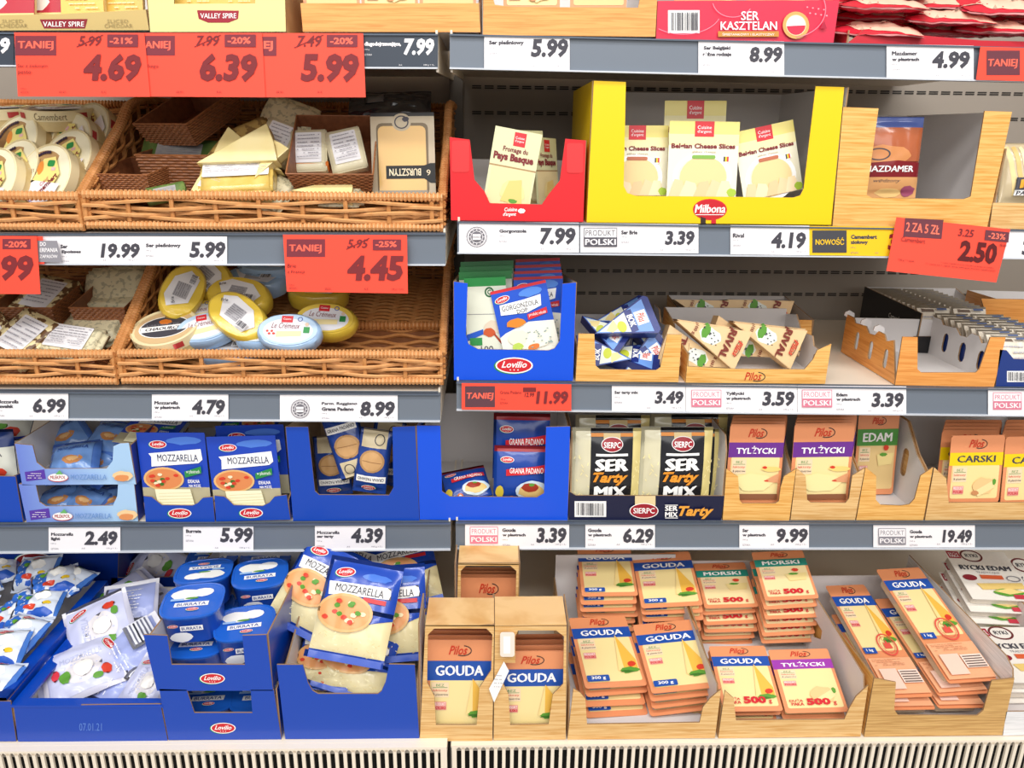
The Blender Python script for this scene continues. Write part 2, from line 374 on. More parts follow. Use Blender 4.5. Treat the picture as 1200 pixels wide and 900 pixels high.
# deck: two plates with air slots
for side, x0, x1, zz in (('left', -1.3, XS - .004, zdeck), ('right', XS + .0, 1.3, zdeckR)):
    root = thing('fridge_deck', f'cream {side} bottom deck of the fridge with slotted air grille', 'fridge deck', Matrix.Translation((x0, 0, zz)))
    L = x1 - x0; g0 = Q(600, 873 if side == 'right' else 875, zz).y + .012; mb = MB()
    mb.box(0, L - .002, g0 - 0, YB, -.02, 0, SHELFM); mb.obj('deck_plate', root)
    mb = MB(); mb.box(0, L - .002, g0 - .012, g0 - .0, -.004, -.0002, SHELFM); mb.box(0, L - .002, g0 - .004, g0 + .0, -.018, -.004, mat('#b5afa6', .5)); mb.obj('front_rim', root)  # grey strip under the rim paints the lit upper part of the slots
    mb = MB(); mb.box(0, L, g0 + .03, g0 + .04, -.5, -.02, mat('#171514', .8)); mb.box(0, L, g0 - .012, g0 - .006, -.5, -.13, SHELFM); mb.obj('duct_shade_apron', root)  # black sheet paints the dark behind the slots; cream apron below
    mb = MB()  # one bar of the grille, foot of the slot rounded
    w_ = .0054
    mb.box(-w_ / 2, w_ / 2, g0 - .012, g0 - .008, -.13, -.004, SHELFM); mb.add([(-w_ / 2 - .0025, g0 - .012, -.004), (w_ / 2 + .0025, g0 - .012, -.004), (w_ / 2, g0 - .012, -.008), (-w_ / 2, g0 - .012, -.008)], [(3, 2, 1, 0)], SHELFM); bar = mb.data('slat')
    pitch = .01305
    n = int(L / pitch)
    for i in range(n):
        x = L - .006 - i * pitch if side == 'left' else .006 + i * pitch
        if abs(x0 + x) < .95: link('slat', bar, root, Matrix.Translation((x, 0, 0)))
    mb = MB()
    if side == 'left': mb.box(L - .012, L - .002, g0 - .0125, g0 - .008, -.13, 0, SHELFM)
    else: mb.box(0.001, .008, g0 - .0125, g0 - .008, -.13, 0, SHELFM)
    mb.obj('end_plate', root)

# ================================================================ price tags
def sheet(g, M, poly_px, m, name, label, y=0.0, t=.0006, cat='price tag', group=None):
    Mi = M.inverted(); pts = [local_of(M, Mi, x, yy, y) for x, yy in poly_px]
    mb = MB(); mb.prism([(p.x, p.z) for p in pts], t, m, m, m, Matrix.Translation((0, y, 0)))
    o = mb.obj(name); o.matrix_world = M; tag(o, label, cat, group)
    link('tag_print', g.data('tag_print'), o)
    return o
def price(g, s, x0, y0, x1, y1, m=None): g.text(s, x0, y0, x1, y1, m or INK, .045, .12)
def fine(g, x0, x1, y0, y1, m=GREYTXT):
    g.text('100 g', x0, y0, x0 + 6, y0 + 1.6, m); g.text('SZTUKA', x0, y1 - 2, x0 + 9, y1, m)
def white_tag(row, x0, x1, y0l, y1l, y0r, y1r, titles, pr, pb, pp=None, emb=None, label='', bgm=None, ink=None, tm=None, k=0):
    M, _ = frame_at((x0, y1l), (x1, y1r), YF - .0015 - .0004 * k); g = printer(M)
    for t, a, b, c, d in titles: g.text(t, a, b, c, d, tm or mat('#4b4951', .6), .05)
    if pr: price(g, pr, *pb, m=ink)
    if titles: a = titles[-1]; fine(g, a[1], a[3], a[4] + 2.2, min(a[4] + 10, y1l - 2), tm or GREYTXT); g.text('100 g = 5.-', x1 - 16, y1r - 5.2, x1 - 3, y1r - 3.2, tm or GREYTXT); g.text('A-K', x1 - 45, y1r - 5.2, x1 - 41, y1r - 3.4, tm or GREYTXT)
    if pp: produkt(g, *pp[1:], {'pink': mat('#dd7f96', .5), 'dark': mat('#55535c', .5), 'grey': mat('#8b8992', .5)}[pp[0]])
    if emb:
        cx, cy, r_ = emb
        e = mat('#77757d', .6); g.ring(cx, cy, r_, r_, .8, e); g.ell(cx, cy, r_ * .78, r_ * .78, e); g.ring(cx, cy, r_ * .6, r_ * .6, .6, PAPER)
        for q in range(12): a = q * math.pi / 6; g.line(cx + r_ * .62 * math.cos(a), cy + r_ * .62 * math.sin(a), cx + r_ * .76 * math.cos(a), cy + r_ * .76 * math.sin(a), .7, PAPER)
        g.rect(cx - r_ * .4, cy - r_ * .28, cx + r_ * .4, cy - r_ * .02, PAPER); g.rect(cx - r_ * .4, cy + r_ * .05, cx + r_ * .4, cy + r_ * .28, PAPER)
    return sheet(g, M, [(x0, y1l), (x1, y1r), (x1, y0r), (x0, y0l)], bgm or PAPER, 'price_tag', label)
WT = white_tag
W2 = 'w plastrach'
WT('R1', 567.5, 667.5, 40.5, 81, 43.5, 82, [('Ser pleśniowy', 573, 47, 614, 53.5)], '5.99', (622, 45.5, 666, 67.5), label='white price tag reading 5.99 at the left end of the right top rail')
WT('R1', 818.5, 919, 46.5, 87, 48.5, 89, [('Ser Belgijski', 824.5, 54, 856, 59.5), ('różne rodzaje', 823.5, 61, 857, 67)], '8.99', (878, 54.7, 917, 73.5), label='white 8.99 price tag for Belgian cheese on the top right rail')
WT('R1', 1039, 1141, 51.5, 91.5, 53.5, 93, [('Mazdamer', 1045, 60, 1075, 65), (W2, 1045, 67.5, 1077, 72.5)], '4.99', (1092, 60, 1136.5, 80.5), label='white 4.99 price tag for Mazdamer slices on the top right rail')
WT('R2', 538, 678.5, 260.5, 295.5, 261, 296, [('Gorgonzola', 585, 268.7, 617, 273.7)], '7.99', (632.5, 266.5, 674.7, 287), emb=(558.7, 277.5, 12), label='white Gorgonzola 7.99 price tag with a round seal, second right rail')
WT('R2', 680, 818.5, 261.5, 296, 263, 297, [('Ser Brie', 728, 270, 747, 274.7)], '3.39', (779, 270.3, 814, 287.5), pp=('dark', 684, 267, 723, 289), label='white Ser Brie 3.39 price tag with a dark PRODUKT POLSKI mark')
WT('R2', 856, 948.5, 264, 298, 264.5, 299, [('Rival', 858.7, 273.3, 872, 278.5)], '4.19', (903.5, 272, 944.5, 291.5), label='white Rival 4.19 price tag on the second right rail')
WT('R2', 1176, 1262, 269, 303, 270.5, 304, [], '3', (1197, 282, 1209, 299), label='white price tag half hidden behind the tilted red promotion tag')
WT('R3', 717, 803, 450.5, 481.5, 451, 482, [('Ser tarty mix', 720, 458, 748, 462.5)], '3.49', (767, 458, 801, 473.5), label='white Ser tarty mix 3.49 price tag on the third right rail')
WT('R3', 803.5, 934, 451, 482, 452, 484, [('Tylżycki', 850.7, 459, 872, 463.7), (W2, 850.7, 465, 879.5, 469.3)], '3.59', (893, 458.5, 931, 476), pp=('pink', 810, 456.5, 845, 476.5), label='white Tylżycki 3.59 price tag with a pink PRODUKT POLSKI mark')
WT('R3', 934.5, 1062, 452, 484, 453, 485.5, [('Edam', 980, 460.5, 993, 464.5), (W2, 980, 466, 1008, 470.5)], '3.39', (1021, 460, 1059, 477.5), pp=('pink', 939.5, 456.5, 974.7, 477), label='white Edam 3.39 price tag with a pink PRODUKT POLSKI mark')
WT('R3', 1158, 1262, 455, 487, 456, 488, [], None, None, pp=('pink', 1163.5, 460, 1197, 480), label='white tag at the right picture edge of the third rail showing only PRODUKT POLSKI')
WT('R4', 545, 667, 613, 642.5, 613, 642, [('Gouda', 588.5, 619, 604.5, 623.3), (W2, 588.8, 625, 616, 629.3)], '3.39', (628.5, 618, 664, 636.5), pp=('pink', 550.7, 617, 583.5, 636.5), label='white Gouda 3.39 price tag with a red PRODUKT POLSKI mark, lowest rail')
WT('R4', 686, 767.5, 613, 642, 613, 642, [('Gouda', 689, 619.3, 705, 623.5), (W2, 689, 625, 716.5, 629.3)], '6.29', (730, 618.7, 766, 636.5), label='white Gouda 6.29 price tag on the lowest right rail')
WT('R4', 866.5, 948, 613, 642, 613, 642, [('Ser', 870, 619.5, 877, 623.5), (W2, 870, 625, 897, 629.3)], '9.99', (910, 619, 946.7, 636), label='white Ser w plastrach 9.99 price tag on the lowest right rail')
WT('R4', 1023.5, 1142.5, 613.5, 641.5, 613.5, 641.5, [('Gouda', 1066, 621, 1080.5, 625), (W2, 1066, 627, 1092, 631)], '19.49', (1104, 620.5, 1139, 636), pp=('grey', 1029, 618.7, 1061, 638), label='white Gouda 19.49 price tag with a grey PRODUKT POLSKI mark')
# left rails
WT('L2', 44, 166, 276.5, 309, 276.5, 309, [('Ser', 71, 286.5, 79.5, 291), ('Epoisses', 72.5, 293, 95, 297.5)], '19.99', (118, 285, 164, 302.5), label='white Epoisses 19.99 price tag beside the left red promotion tag')
WT('L2', 166, 266, 276.5, 309, 277, 309.5, [('Ser pleśniowy', 171, 285, 212, 290.7)], '5.99', (222, 283, 264.5, 302.5), label='white Ser pleśniowy 5.99 price tag on the second left rail')
WT('L3', -20, 80, 460.5, 491, 461, 491.5, [('Mozzarella', -3, 468.5, 22, 472.7), ('kawałek', -3, 474, 16, 478)], '6.99', (38.7, 466.5, 77.3, 484), label='white Mozzarella 6.99 price tag at the left picture edge')
WT('L3', 178, 267.5, 462, 491.5, 462, 491.5, [('Mozzarella', 181, 469.8, 209, 474), (W2, 181, 475.5, 211, 480)], '4.79', (225, 468, 264, 486), label='white Mozzarella slices 4.79 price tag on the third left rail')
WT('L3', 328, 466, 462.5, 493, 463, 493.5, [('Parm. Reggiano', 377, 471, 418.7, 475.3), ('Grana Padano', 377, 477, 414.7, 481.3)], '8.99', (422, 470, 463, 488), emb=(352, 479, 11), label='white Grana Padano 8.99 price tag with a round seal')
WT('L4', 57, 141, 617.3, 647, 616.7, 646.5, [('Mozzarella', 60, 624, 86, 627.8), ('light', 60, 629.3, 70.6, 633.8)], '2.49', (99, 622, 138, 639), label='white Mozzarella light 2.49 price tag on the lowest left rail')
WT('L4', 214.7, 297, 616, 646.2, 615.5, 646, [('Burrata', 218, 620.3, 236, 624.5)], '5.99', (258, 618, 296.5, 636), label='white Burrata 5.99 price tag on the lowest left rail')
WT('L4', 369, 451.5, 615, 645, 614.5, 644.5, [('Mozzarella', 371.5, 622, 398, 625.7), ('ser tarty', 371.5, 627, 391, 630.8)], '4.39', (411.5, 618.5, 449, 636.5), label='white grated Mozzarella 4.39 price tag on the lowest left rail')
DKT = mat('#3b434f', .4)
WT('L1', 424, 512.5, 39.5, 79.5, 40.5, 80.5, [('długodojrzewające,', 427, 49, 470, 55.2)], '7.99', (473, 45, 509, 65), bgm=DKT, ink=PAPER, tm=PAPER, label='dark price tag with white 7.99 right of the red promotion tags')
WT('L1', -70, 16, 38, 78.5, 38, 78.5, [], '6.99', (-28, 43.5, 12, 63), bgm=DKT, ink=PAPER, tm=PAPER, label='dark price tag ending in a white 9 at the top left picture edge')
def dbox(g, x0, y0, x1, y1, t=None, tb=None, m=None):
    g.rect(x0, y0, x1, y1, mat('#7d2f3b', .6))
    if t: g.text(t, *tb, m or mat('#ff6a55', .5), .035, 0)
def red_tag(quad, fn, label, Y=YF - .006, tilt=0):
    M, _ = frame_at(quad[0], quad[1], Y, tilt); g = printer(M); fn(g)
    return sheet(g, M, quad, REDTAG, 'promotion_tag', label)
SI = mat('#7c272c', .6)
def f(g):
    dbox(g, 18, 42, 66, 65, 'TANIEJ', (21, 48, 63, 59.5)); g.text('5.99', 92, 42, 119, 54, SI, .02, .2); g.line(90, 55, 121, 41, 1, SI)
    dbox(g, 126, 40.5, 162, 55, '-21%', (129, 44, 156, 51.5)); price(g, '4.69', 98, 62.7, 166, 95.5, SI)
    g.text('Ser z zielonym', 21, 75.3, 56, 80, SI); g.text('pesto', 22, 82.7, 37, 88, SI); fine(g, 25, 40, 103, 109, SI); g.text('05.01.', 70, 106.5, 79, 109, SI); g.text('A-K', 119, 106.5, 125, 109, SI)
red_tag([(21, 113), (176, 113.5), (169, 38.5), (16.5, 38)], f, 'red promotion tag reading 4.69, leftmost of the three overlapping at the top', YF - .0115)
def f(g):
    dbox(g, 169, 42, 205, 65, 'ANIEJ', (170, 48, 200, 59.5)); g.text('7.99', 230, 41.5, 257, 54, SI, .02, .2); g.line(228, 55, 259, 41, 1, SI)
    dbox(g, 263.5, 40.5, 300, 55, '-20%', (267, 43.5, 294, 51.5)); price(g, '6.39', 234, 62.3, 302, 96, SI); g.text('chego', 171, 75.3, 186, 80.5, SI); g.text('05.01.', 207, 106.5, 216, 109, SI); g.text('A-K', 254, 106.5, 260, 109, SI)
red_tag([(150, 113), (311, 114), (307, 38.5), (150, 38.5)], f, 'red promotion tag reading 6.39, middle of the three overlapping at the top', YF - .0095)
def f(g):
    dbox(g, 300, 43, 324, 65.5, 'EJ', (309, 48, 320, 60)); g.text('7.49', 348, 41.5, 377, 55, SI, .02, .2); g.line(345, 56, 379, 41, 1, SI)
    dbox(g, 383, 41, 419, 55, '-20%', (387, 44, 414, 52)); price(g, '5.99', 352.5, 62.7, 421, 96.5, SI); g.text('05.01.', 324, 106.5, 333, 109, SI); g.text('A-K', 372, 106.5, 378, 109, SI)
red_tag([(290, 114), (428.5, 114), (425.5, 39), (290, 38.5)], f, 'red promotion tag reading 5.99, rightmost of the three overlapping at the top', YF - .0075)
def f(g): dbox(g, 3, 280, 36, 292, '-20%', (6, 282.5, 32, 290)); price(g, '4.99', -28, 299, 39.5, 329, SI); g.text('05.01.', -20, 338, -10, 341, SI)
red_tag([(-90, 344), (47.5, 344.7), (43, 276.7), (-90, 276)], f, 'red promotion tag ending in .99 cut by the left picture edge', YF - .0115)
def f(g):
    g.poly([(40, 307), (73, 307), (67, 282), (40, 282)], mat('#8f8d95', .6))
    for t, y in (('DO', 283.5), ('ERPANIA', 290.5), ('ZAPASÓW', 297.5)): g.text(t, 47 if t != 'DO' else 47, y, 68 if t != 'DO' else 54, y + 4.8, PAPER, .02)
red_tag([(40, 309.5), (52, 309.5), (50, 277), (40, 277)], f, 'sliver of a red tag with a grey corner beside the Epoisses tag', YF - .0075)
def f(g):
    dbox(g, 336, 280.3, 381, 301, 'TANIEJ', (338.7, 286.5, 377, 297)); g.text('5.95', 407, 280.3, 431.5, 290.7, SI, .02, .2); g.line(406, 292, 433, 279, 1, SI)
    dbox(g, 437, 280.5, 470, 293, '-25%', (440, 282.5, 465, 289.5)); price(g, '4.45', 407, 299.3, 473, 329, SI); g.text('Brie', 337, 309, 347, 313.5, SI); g.text('z Francji', 337, 316.5, 357, 321, SI); fine(g, 339, 350, 333, 338.5, SI)
    g.text('05.01.', 381, 337, 389, 339.5, SI); g.text('A-K', 427, 337, 432, 339.5, SI); g.text('100 g = 4.45', 459, 337.5, 473, 340, SI)
red_tag([(336, 341.7), (478, 344), (477, 275.5), (331.5, 275)], f, 'red Brie promotion tag reading 4.45 over the right wicker basket', YF - .0115)
def f(g):
    g.rect(1156, 59.3, 1195, 88, mat('#6b3540', .6)); g.text('TANIEJ', 1157.5, 69, 1192.5, 80.5, mat('#ff6a55', .5), .035, .1)
red_tag([(1144, 93.5), (1262, 97), (1262, 57.5), (1149, 54.7)], f, 'red TANIEJ tag at the right end of the top rail', YF - .0065)
def f(g):
    g.rect(545, 452.5, 580, 477, mat('#5d3a44', .6)); g.text('TANIEJ', 546.7, 460, 578.5, 469.5, mat('#ff6a55', .5), .035, .1)
    g.text('Grana Padano', 586, 458, 611, 461.5, SI); g.rect(613, 454, 628, 459, SI); g.text('12.99', 614.7, 460, 626, 465, SI, .02, .2); price(g, '11.99', 628, 458, 666, 473.5, SI); fine(g, 586, 600, 467, 473, SI)
red_tag([(541, 480), (669.5, 481.5), (669.5, 450.5), (541, 449)], f, 'red Grana Padano 11.99 tag at the left end of the third right rail', YF - .0065)
WT('R2', 948.5, 1070, 264.8, 299, 266, 300.5, [('Camembert', 997, 275, 1027.5, 280), ('ziołowy', 996.5, 281.5, 1017, 287)], '3.25', (1040, 274, 1080, 293), bgm=mat('#f3c41e', .5), ink=mat('#8e1e28', .6), label='yellow Camembert price tag marked NOWOŚĆ', k=1)
M, _ = frame_at((952, 296), (992, 296), YF - .0024); g = printer(M); g.rect(952, 270, 992, 296, mat('#45454b', .5)); g.text('NOWOŚĆ', 955.5, 278, 989, 287, mat('#f3c41e', .5), .03)
o_ = [o for o in COL.objects if o.get('label', '').startswith('yellow Camembert')][0]
q = link('novelty_box', g.data('novelty_box')); q.parent = o_; q.matrix_parent_inverse = o_.matrix_world.inverted(); q.matrix_world = M
def f(g):
    g.rot = (1112, 292, math.radians(6.0))
    g.poly([(1057, 283), (1102, 281), (1102, 258.5), (1057, 261)], mat('#6b3540', .6)); g.text('2 ZA 5 ZŁ', 1059, 265.5, 1099, 276.5, mat('#ff7a62', .5), .03)
    g.text('3.25', 1120.5, 266.5, 1139, 275.5, SI, .02, .15); g.rect(1152, 265, 1180, 277, mat('#6b3540', .6)); g.text('-23%', 1156, 267.5, 1176, 274.5, mat('#ff7a62', .5), .02)
    price(g, '2.50', 1123, 279.5, 1168, 304.5, mat('#5c1418', .6)); g.text('**', 1170, 279, 1178, 283, SI); g.text('Camembert', 1055, 283, 1083, 288.5, SI, .0)
    g.text('120 g / 1 opak.', 1054, 309, 1073, 312, SI); g.text('* cena regularna przy zakupie jednego produktu', 1104, 307.5, 1166, 309.5, SI); g.text('** cena za 1 opak. przy zakupie dwóch opakowań', 1086, 310.5, 1168, 313, SI)
red_tag([(1038.7, 317.5), (1167.5, 331), (1184, 268.7), (1050.7, 254.5)], f, 'tilted red promotion tag reading 2.50 and 2 ZA 5 ZŁ, right side', YF - .012, tilt=4)
# ================================================================ cartons
def holes_prism(mb, poly, holes, t, fm, bm_, em, T):
    if not holes: return mb.prism(poly, t, fm, bm_, em, T)
    bm = bmesh.new()
    for lp in [poly] + holes:
        vs = [bm.verts.new((a, 0, b)) for a, b in lp]
        for i in range(len(vs)): bm.edges.new((vs[i], vs[(i + 1) % len(vs)]))
    bmesh.ops.triangle_fill(bm, edges=bm.edges[:], use_beauty=True, normal=(0, -1, 0)); bm.verts.index_update()
    V = [v.co.copy() for v in bm.verts]; F = []
    for f in bm.faces:
        ids = [v.index for v in f.verts]
        if f.normal.y > 0: ids.reverse()
        F.append(ids)
    bm.free()
    mb.add([T @ v for v in V], F, fm); mb.add([T @ (v + Vector((0, t, 0))) for v in V], [f[::-1] for f in F], bm_)
    for li, lp in enumerate([poly] + holes):
        n = len(lp); vs = [T @ Vector((a, 0, b)) for a, b in lp] + [T @ Vector((a, t, b)) for a, b in lp]
        mb.add(vs, [(((i + 1) % n), i, n + i, n + (i + 1) % n) for i in range(n)], em)
def oval(cx, cz, w_, h_, n=5):
    p = []; r = w_ / 2; k = h_ / 2 - r
    for i in range(n): a = math.pi * i / (n - 1); p.append((cx + r * math.cos(a), cz + k + r * math.sin(a)))
    for i in range(n): a = math.pi + math.pi * i / (n - 1); p.append((cx + r * math.cos(a), cz - k + r * math.sin(a)))
    return p
SIDE = Matrix(((0, -1, 0, 0), (1, 0, 0, 0), (0, 0, 1, 0), (0, 0, 0, 1)))  # (a, t, b) -> (-t, a, b)
SIDER = Matrix(((0, 1, 0, 0), (1, 0, 0, 0), (0, 0, 1, 0), (0, 0, 0, 1)))
def carton(label, front, depth, mo, mi=None, Y=None, prints=None, hb=None, Yb=None, tilt=0, T=.0025, sl=None, sr=None, hl=None, hr=None, back=None, name='display_carton', cat='display box', group=None, edge=None, base=True, frontholes=None, hsl=None, hsr=None, sidemo=None):
    mi = mi or CARDIN; edge = edge or CARDE; Y = Y or YF + .008; sm = sidemo or mo
    M, wd = frame_at(front[0], front[1], Y, tilt, Yb); Mi = M.inverted(); M0 = M
    if not tilt:
        x_ = (front[0][0] + front[1][0]) / 2; zs = []
        if Y > 1.15:
            for k_ in SHZ:
                if (k_[0] == 'L') == (x_ < 528): zs.append(max(shelf_z(k_, front[0][0]), shelf_z(k_, front[1][0])))
        zs.append(zdeck if x_ < 530 else zdeckR)
        for z_ in zs:
            if abs(M[2][3] - z_) < .02 or (zs[-1] == z_ and M[2][3] < z_): Mi = M.inverted(); M = M.copy(); M[2][3] = z_ + .0008
        snap = M
    root = thing(name, label, cat, M, group)
    pts = [local_of(M, Mi, x, y) for x, y in front]; pp = [(p.x, p.z) for p in pts]
    mb = MB(); holes_prism(mb, pp, frontholes or [], T, mo, mi, edge, Matrix()); mb.obj('front_panel', root)
    hR, hL = pp[2][1], pp[-1][1]; xl = min(pp[0][0], 0); xr = pp[1][0]
    hl = hL if hl is None else hl; hr = hR if hr is None else hr; hb = max(hL, hR) if hb is None else hb
    d = depth
    Pl = sl or [(T, 0), (d, 0), (d, hb), (T, hl)]; Pr = sr or [(T, 0), (d, 0), (d, hb), (T, hr)]
    Pl = [(a * d, b) if sl else (a, b) for a, b in Pl]; Pr = [(a * d, b) if sr else (a, b) for a, b in Pr]
    if depth > .02:
        mb = MB(); holes_prism(mb, Pl, hsl or [], -T, sm, mi, edge, SIDE @ Matrix.Identity(4)); mb.obj('side_panel', root)
        mb = MB(); holes_prism(mb, Pr, hsr or [], -T, sm, mi, edge, Matrix.Translation((xr, 0, 0)) @ SIDER @ Matrix.Identity(4)); mb.obj('side_panel', root)
        if base: mb = MB(); mb.box(T, xr - T, T, d, .0005, .003, mi); mb.obj('base_panel', root)
        bh = back if back is not None else hb
        if bh > .004: mb = MB(); mb.box(T, xr - T, d - T, d, .003, bh, mi); mb.obj('back_panel', root)
    if prints:
        g = printer(M0); prints(g); link('printed_front', g.data('printed_front'), root)
    root['w'] = xr
    return root
def in_box(root, x, y, z, rz=0, rx=0, ry=0):
    return root.matrix_basis @ Matrix.Translation((x, y, z)) @ Matrix.Rotation(rz, 4, 'Z') @ Matrix.Rotation(rx, 4, 'X') @ Matrix.Rotation(ry, 4, 'Y')

# ================================================================ packs: a design is made once, every pack is a copy
DES = {}
def rr_poly(W, H, r, n=4):
    p = []
    for cx, cz, a in ((W - r, r, -90), (W - r, H - r, 0), (r, H - r, 90), (r, r, 180)):
        for i in range(n): q = math.radians(a + 90 * i / (n - 1)); p.append((cx + r * math.cos(q), cz + r * math.sin(q)))
    return p
def slab(key, W, H, T, face, r=4, mfilm=None, tray=None, inset=.06, traym=None, unit=.00125, sub='printed_film'):
    """stiff blister pack: printed film plate with a rounded outline and a deeper tray behind. T metres, W/H design units"""
    mb = MB(); u = unit; poly = [(a, b) for a, b in rr_poly(W, H, r)]; mf = mfilm or PEACH
    mb.prism(poly, .0012, mf, mf, mf, Matrix())
    parts = []
    if tray:
        tb = MB(); ix, iz = W * inset, H * inset; p1 = [(ix + a * (W - 2 * ix) / W, iz + b * (H - 2 * iz) / H) for a, b in rr_poly(W, H, r * 1.3)]
        tb.prism(p1, tray, traym or mf, traym or mf, traym or mf, Matrix.Translation((0, .0012, 0)))
        parts.append(('tray', tb.data('tray')))
    g = G(lambda x, y, l: (x, -.0002 - l * LAY, H - y)); face(g); parts.append((sub, g.data(sub)))
    DES[key] = dict(W=W, H=H, root=mb.data(key), parts=parts); return DES[key]
def pillow(key, W, H, T, face, m, seal=.07, sm=None, crinkle=.004, seed=1, nu=20, nv=24, sides=False, cut=None, sub='printed_film'):
    """soft bag: bulging front and back, flat sealed ends"""
    def b(u, v):
        vv = (v - seal) / (1 - 2 * seal)
        if vv <= 0 or vv >= 1: base = 0
        else: base = (math.sin(math.pi * vv) ** .5) * (max(0, math.sin(math.pi * min(1, max(0, u)))) ** .45)
        n = noise.noise(Vector((u * 4.2 + seed * 7.1, v * 4.6, seed))) + .6 * noise.noise(Vector((u * 10 + seed, v * 9, 3.3)))
        return T / 2 * base + crinkle * n * (.35 + base * .65)
    mb = MB(); sm = sm or m
    pick = lambda u, v: (sm if (v < seal or v > 1 - seal) else m)
    mb.grid(lambda u, v: (u * W, -b(u, v) - .0002, v * H), nu, nv, pick)
    def bk(u, v):
        e = min(u, 1 - u, v, 1 - v); return (u * W, (b(1 - u, v) if e > .001 else -b(u, v) - .0002 + .0006), v * H)
    mb.grid(bk, nu, nv, pick, flip=True)
    me = mb.data(key, True)
    g = G(lambda x, y, l: (x, -b(x / W, 1 - y / H) - .0014 - l * LAY * 2.2, H - y)); face(g)
    DES[key] = dict(W=W, H=H, root=me, parts=[(sub, g.data(sub, cut=cut or W / 20))]); return DES[key]
def put(key, a, b, c, Y, tilt, label, cat='cheese pack', group=None, name='cheese_pack', Yb=None, sy=1, flip=False, hfix=None):
    D = DES[key]; M, wd = frame_at(a, b, Y, tilt, Yb); Mi = M.inverted(); h = hfix or local_of(M, Mi, *c).z
    if flip: M = M @ Matrix.Translation((wd, 0, h)) @ Matrix.Rotation(math.pi, 4, 'Y')
    M = M @ Matrix.Diagonal((wd / D['W'], sy, h / D['H'], 1))
    return put_m(key, M, label, cat, group, name)
def put_m(key, M, label, cat='cheese pack', group=None, name='cheese_pack'):
    D = DES[key]; o = link(name, D['root'], None, M); tag(o, label, cat, group)
    for n, me in D['parts']: link(n, me, o)
    return o
def put_w(key, M, w, h, label, cat='cheese pack', group=None, name='cheese_pack', sy=1):
    D = DES[key]; return put_m(key, M @ Matrix.Diagonal((w / D['W'], sy, h / D['H'], 1)), label, cat, group, name)
NTH = ['top', 'second from top', 'third from top', 'fourth from top', 'fifth from top', 'sixth from top', 'seventh from top', 'eighth from top', 'ninth from top']
def stack(key, a, b, c, Y, tilt, n, dy, what, where, group, Yb=None, jit=.003, seed=1, drop=0, cat='cheese pack', name='cheese_pack', sy=1, cols=None):
    """pile of packs lying under the one placed by its photo corners"""
    r = random.Random(seed); D = DES[key]; M, wd = frame_at(a, b, Y, tilt, Yb); h = local_of(M, M.inverted(), *c).z; S = Matrix.Diagonal((wd / D['W'], sy, h / D['H'], 1))
    for i in range(n):
        J = Matrix.Translation((r.uniform(-jit, jit) if i else 0, i * dy, (r.uniform(-jit, jit) if i else 0) + drop * i)) @ Matrix.Rotation(r.uniform(-.03, .03) if i else 0, 4, 'Y')
        put_m(cols[i] if cols else key, M @ J @ S, f'{what}, {NTH[i]} {where}', cat, group, name)

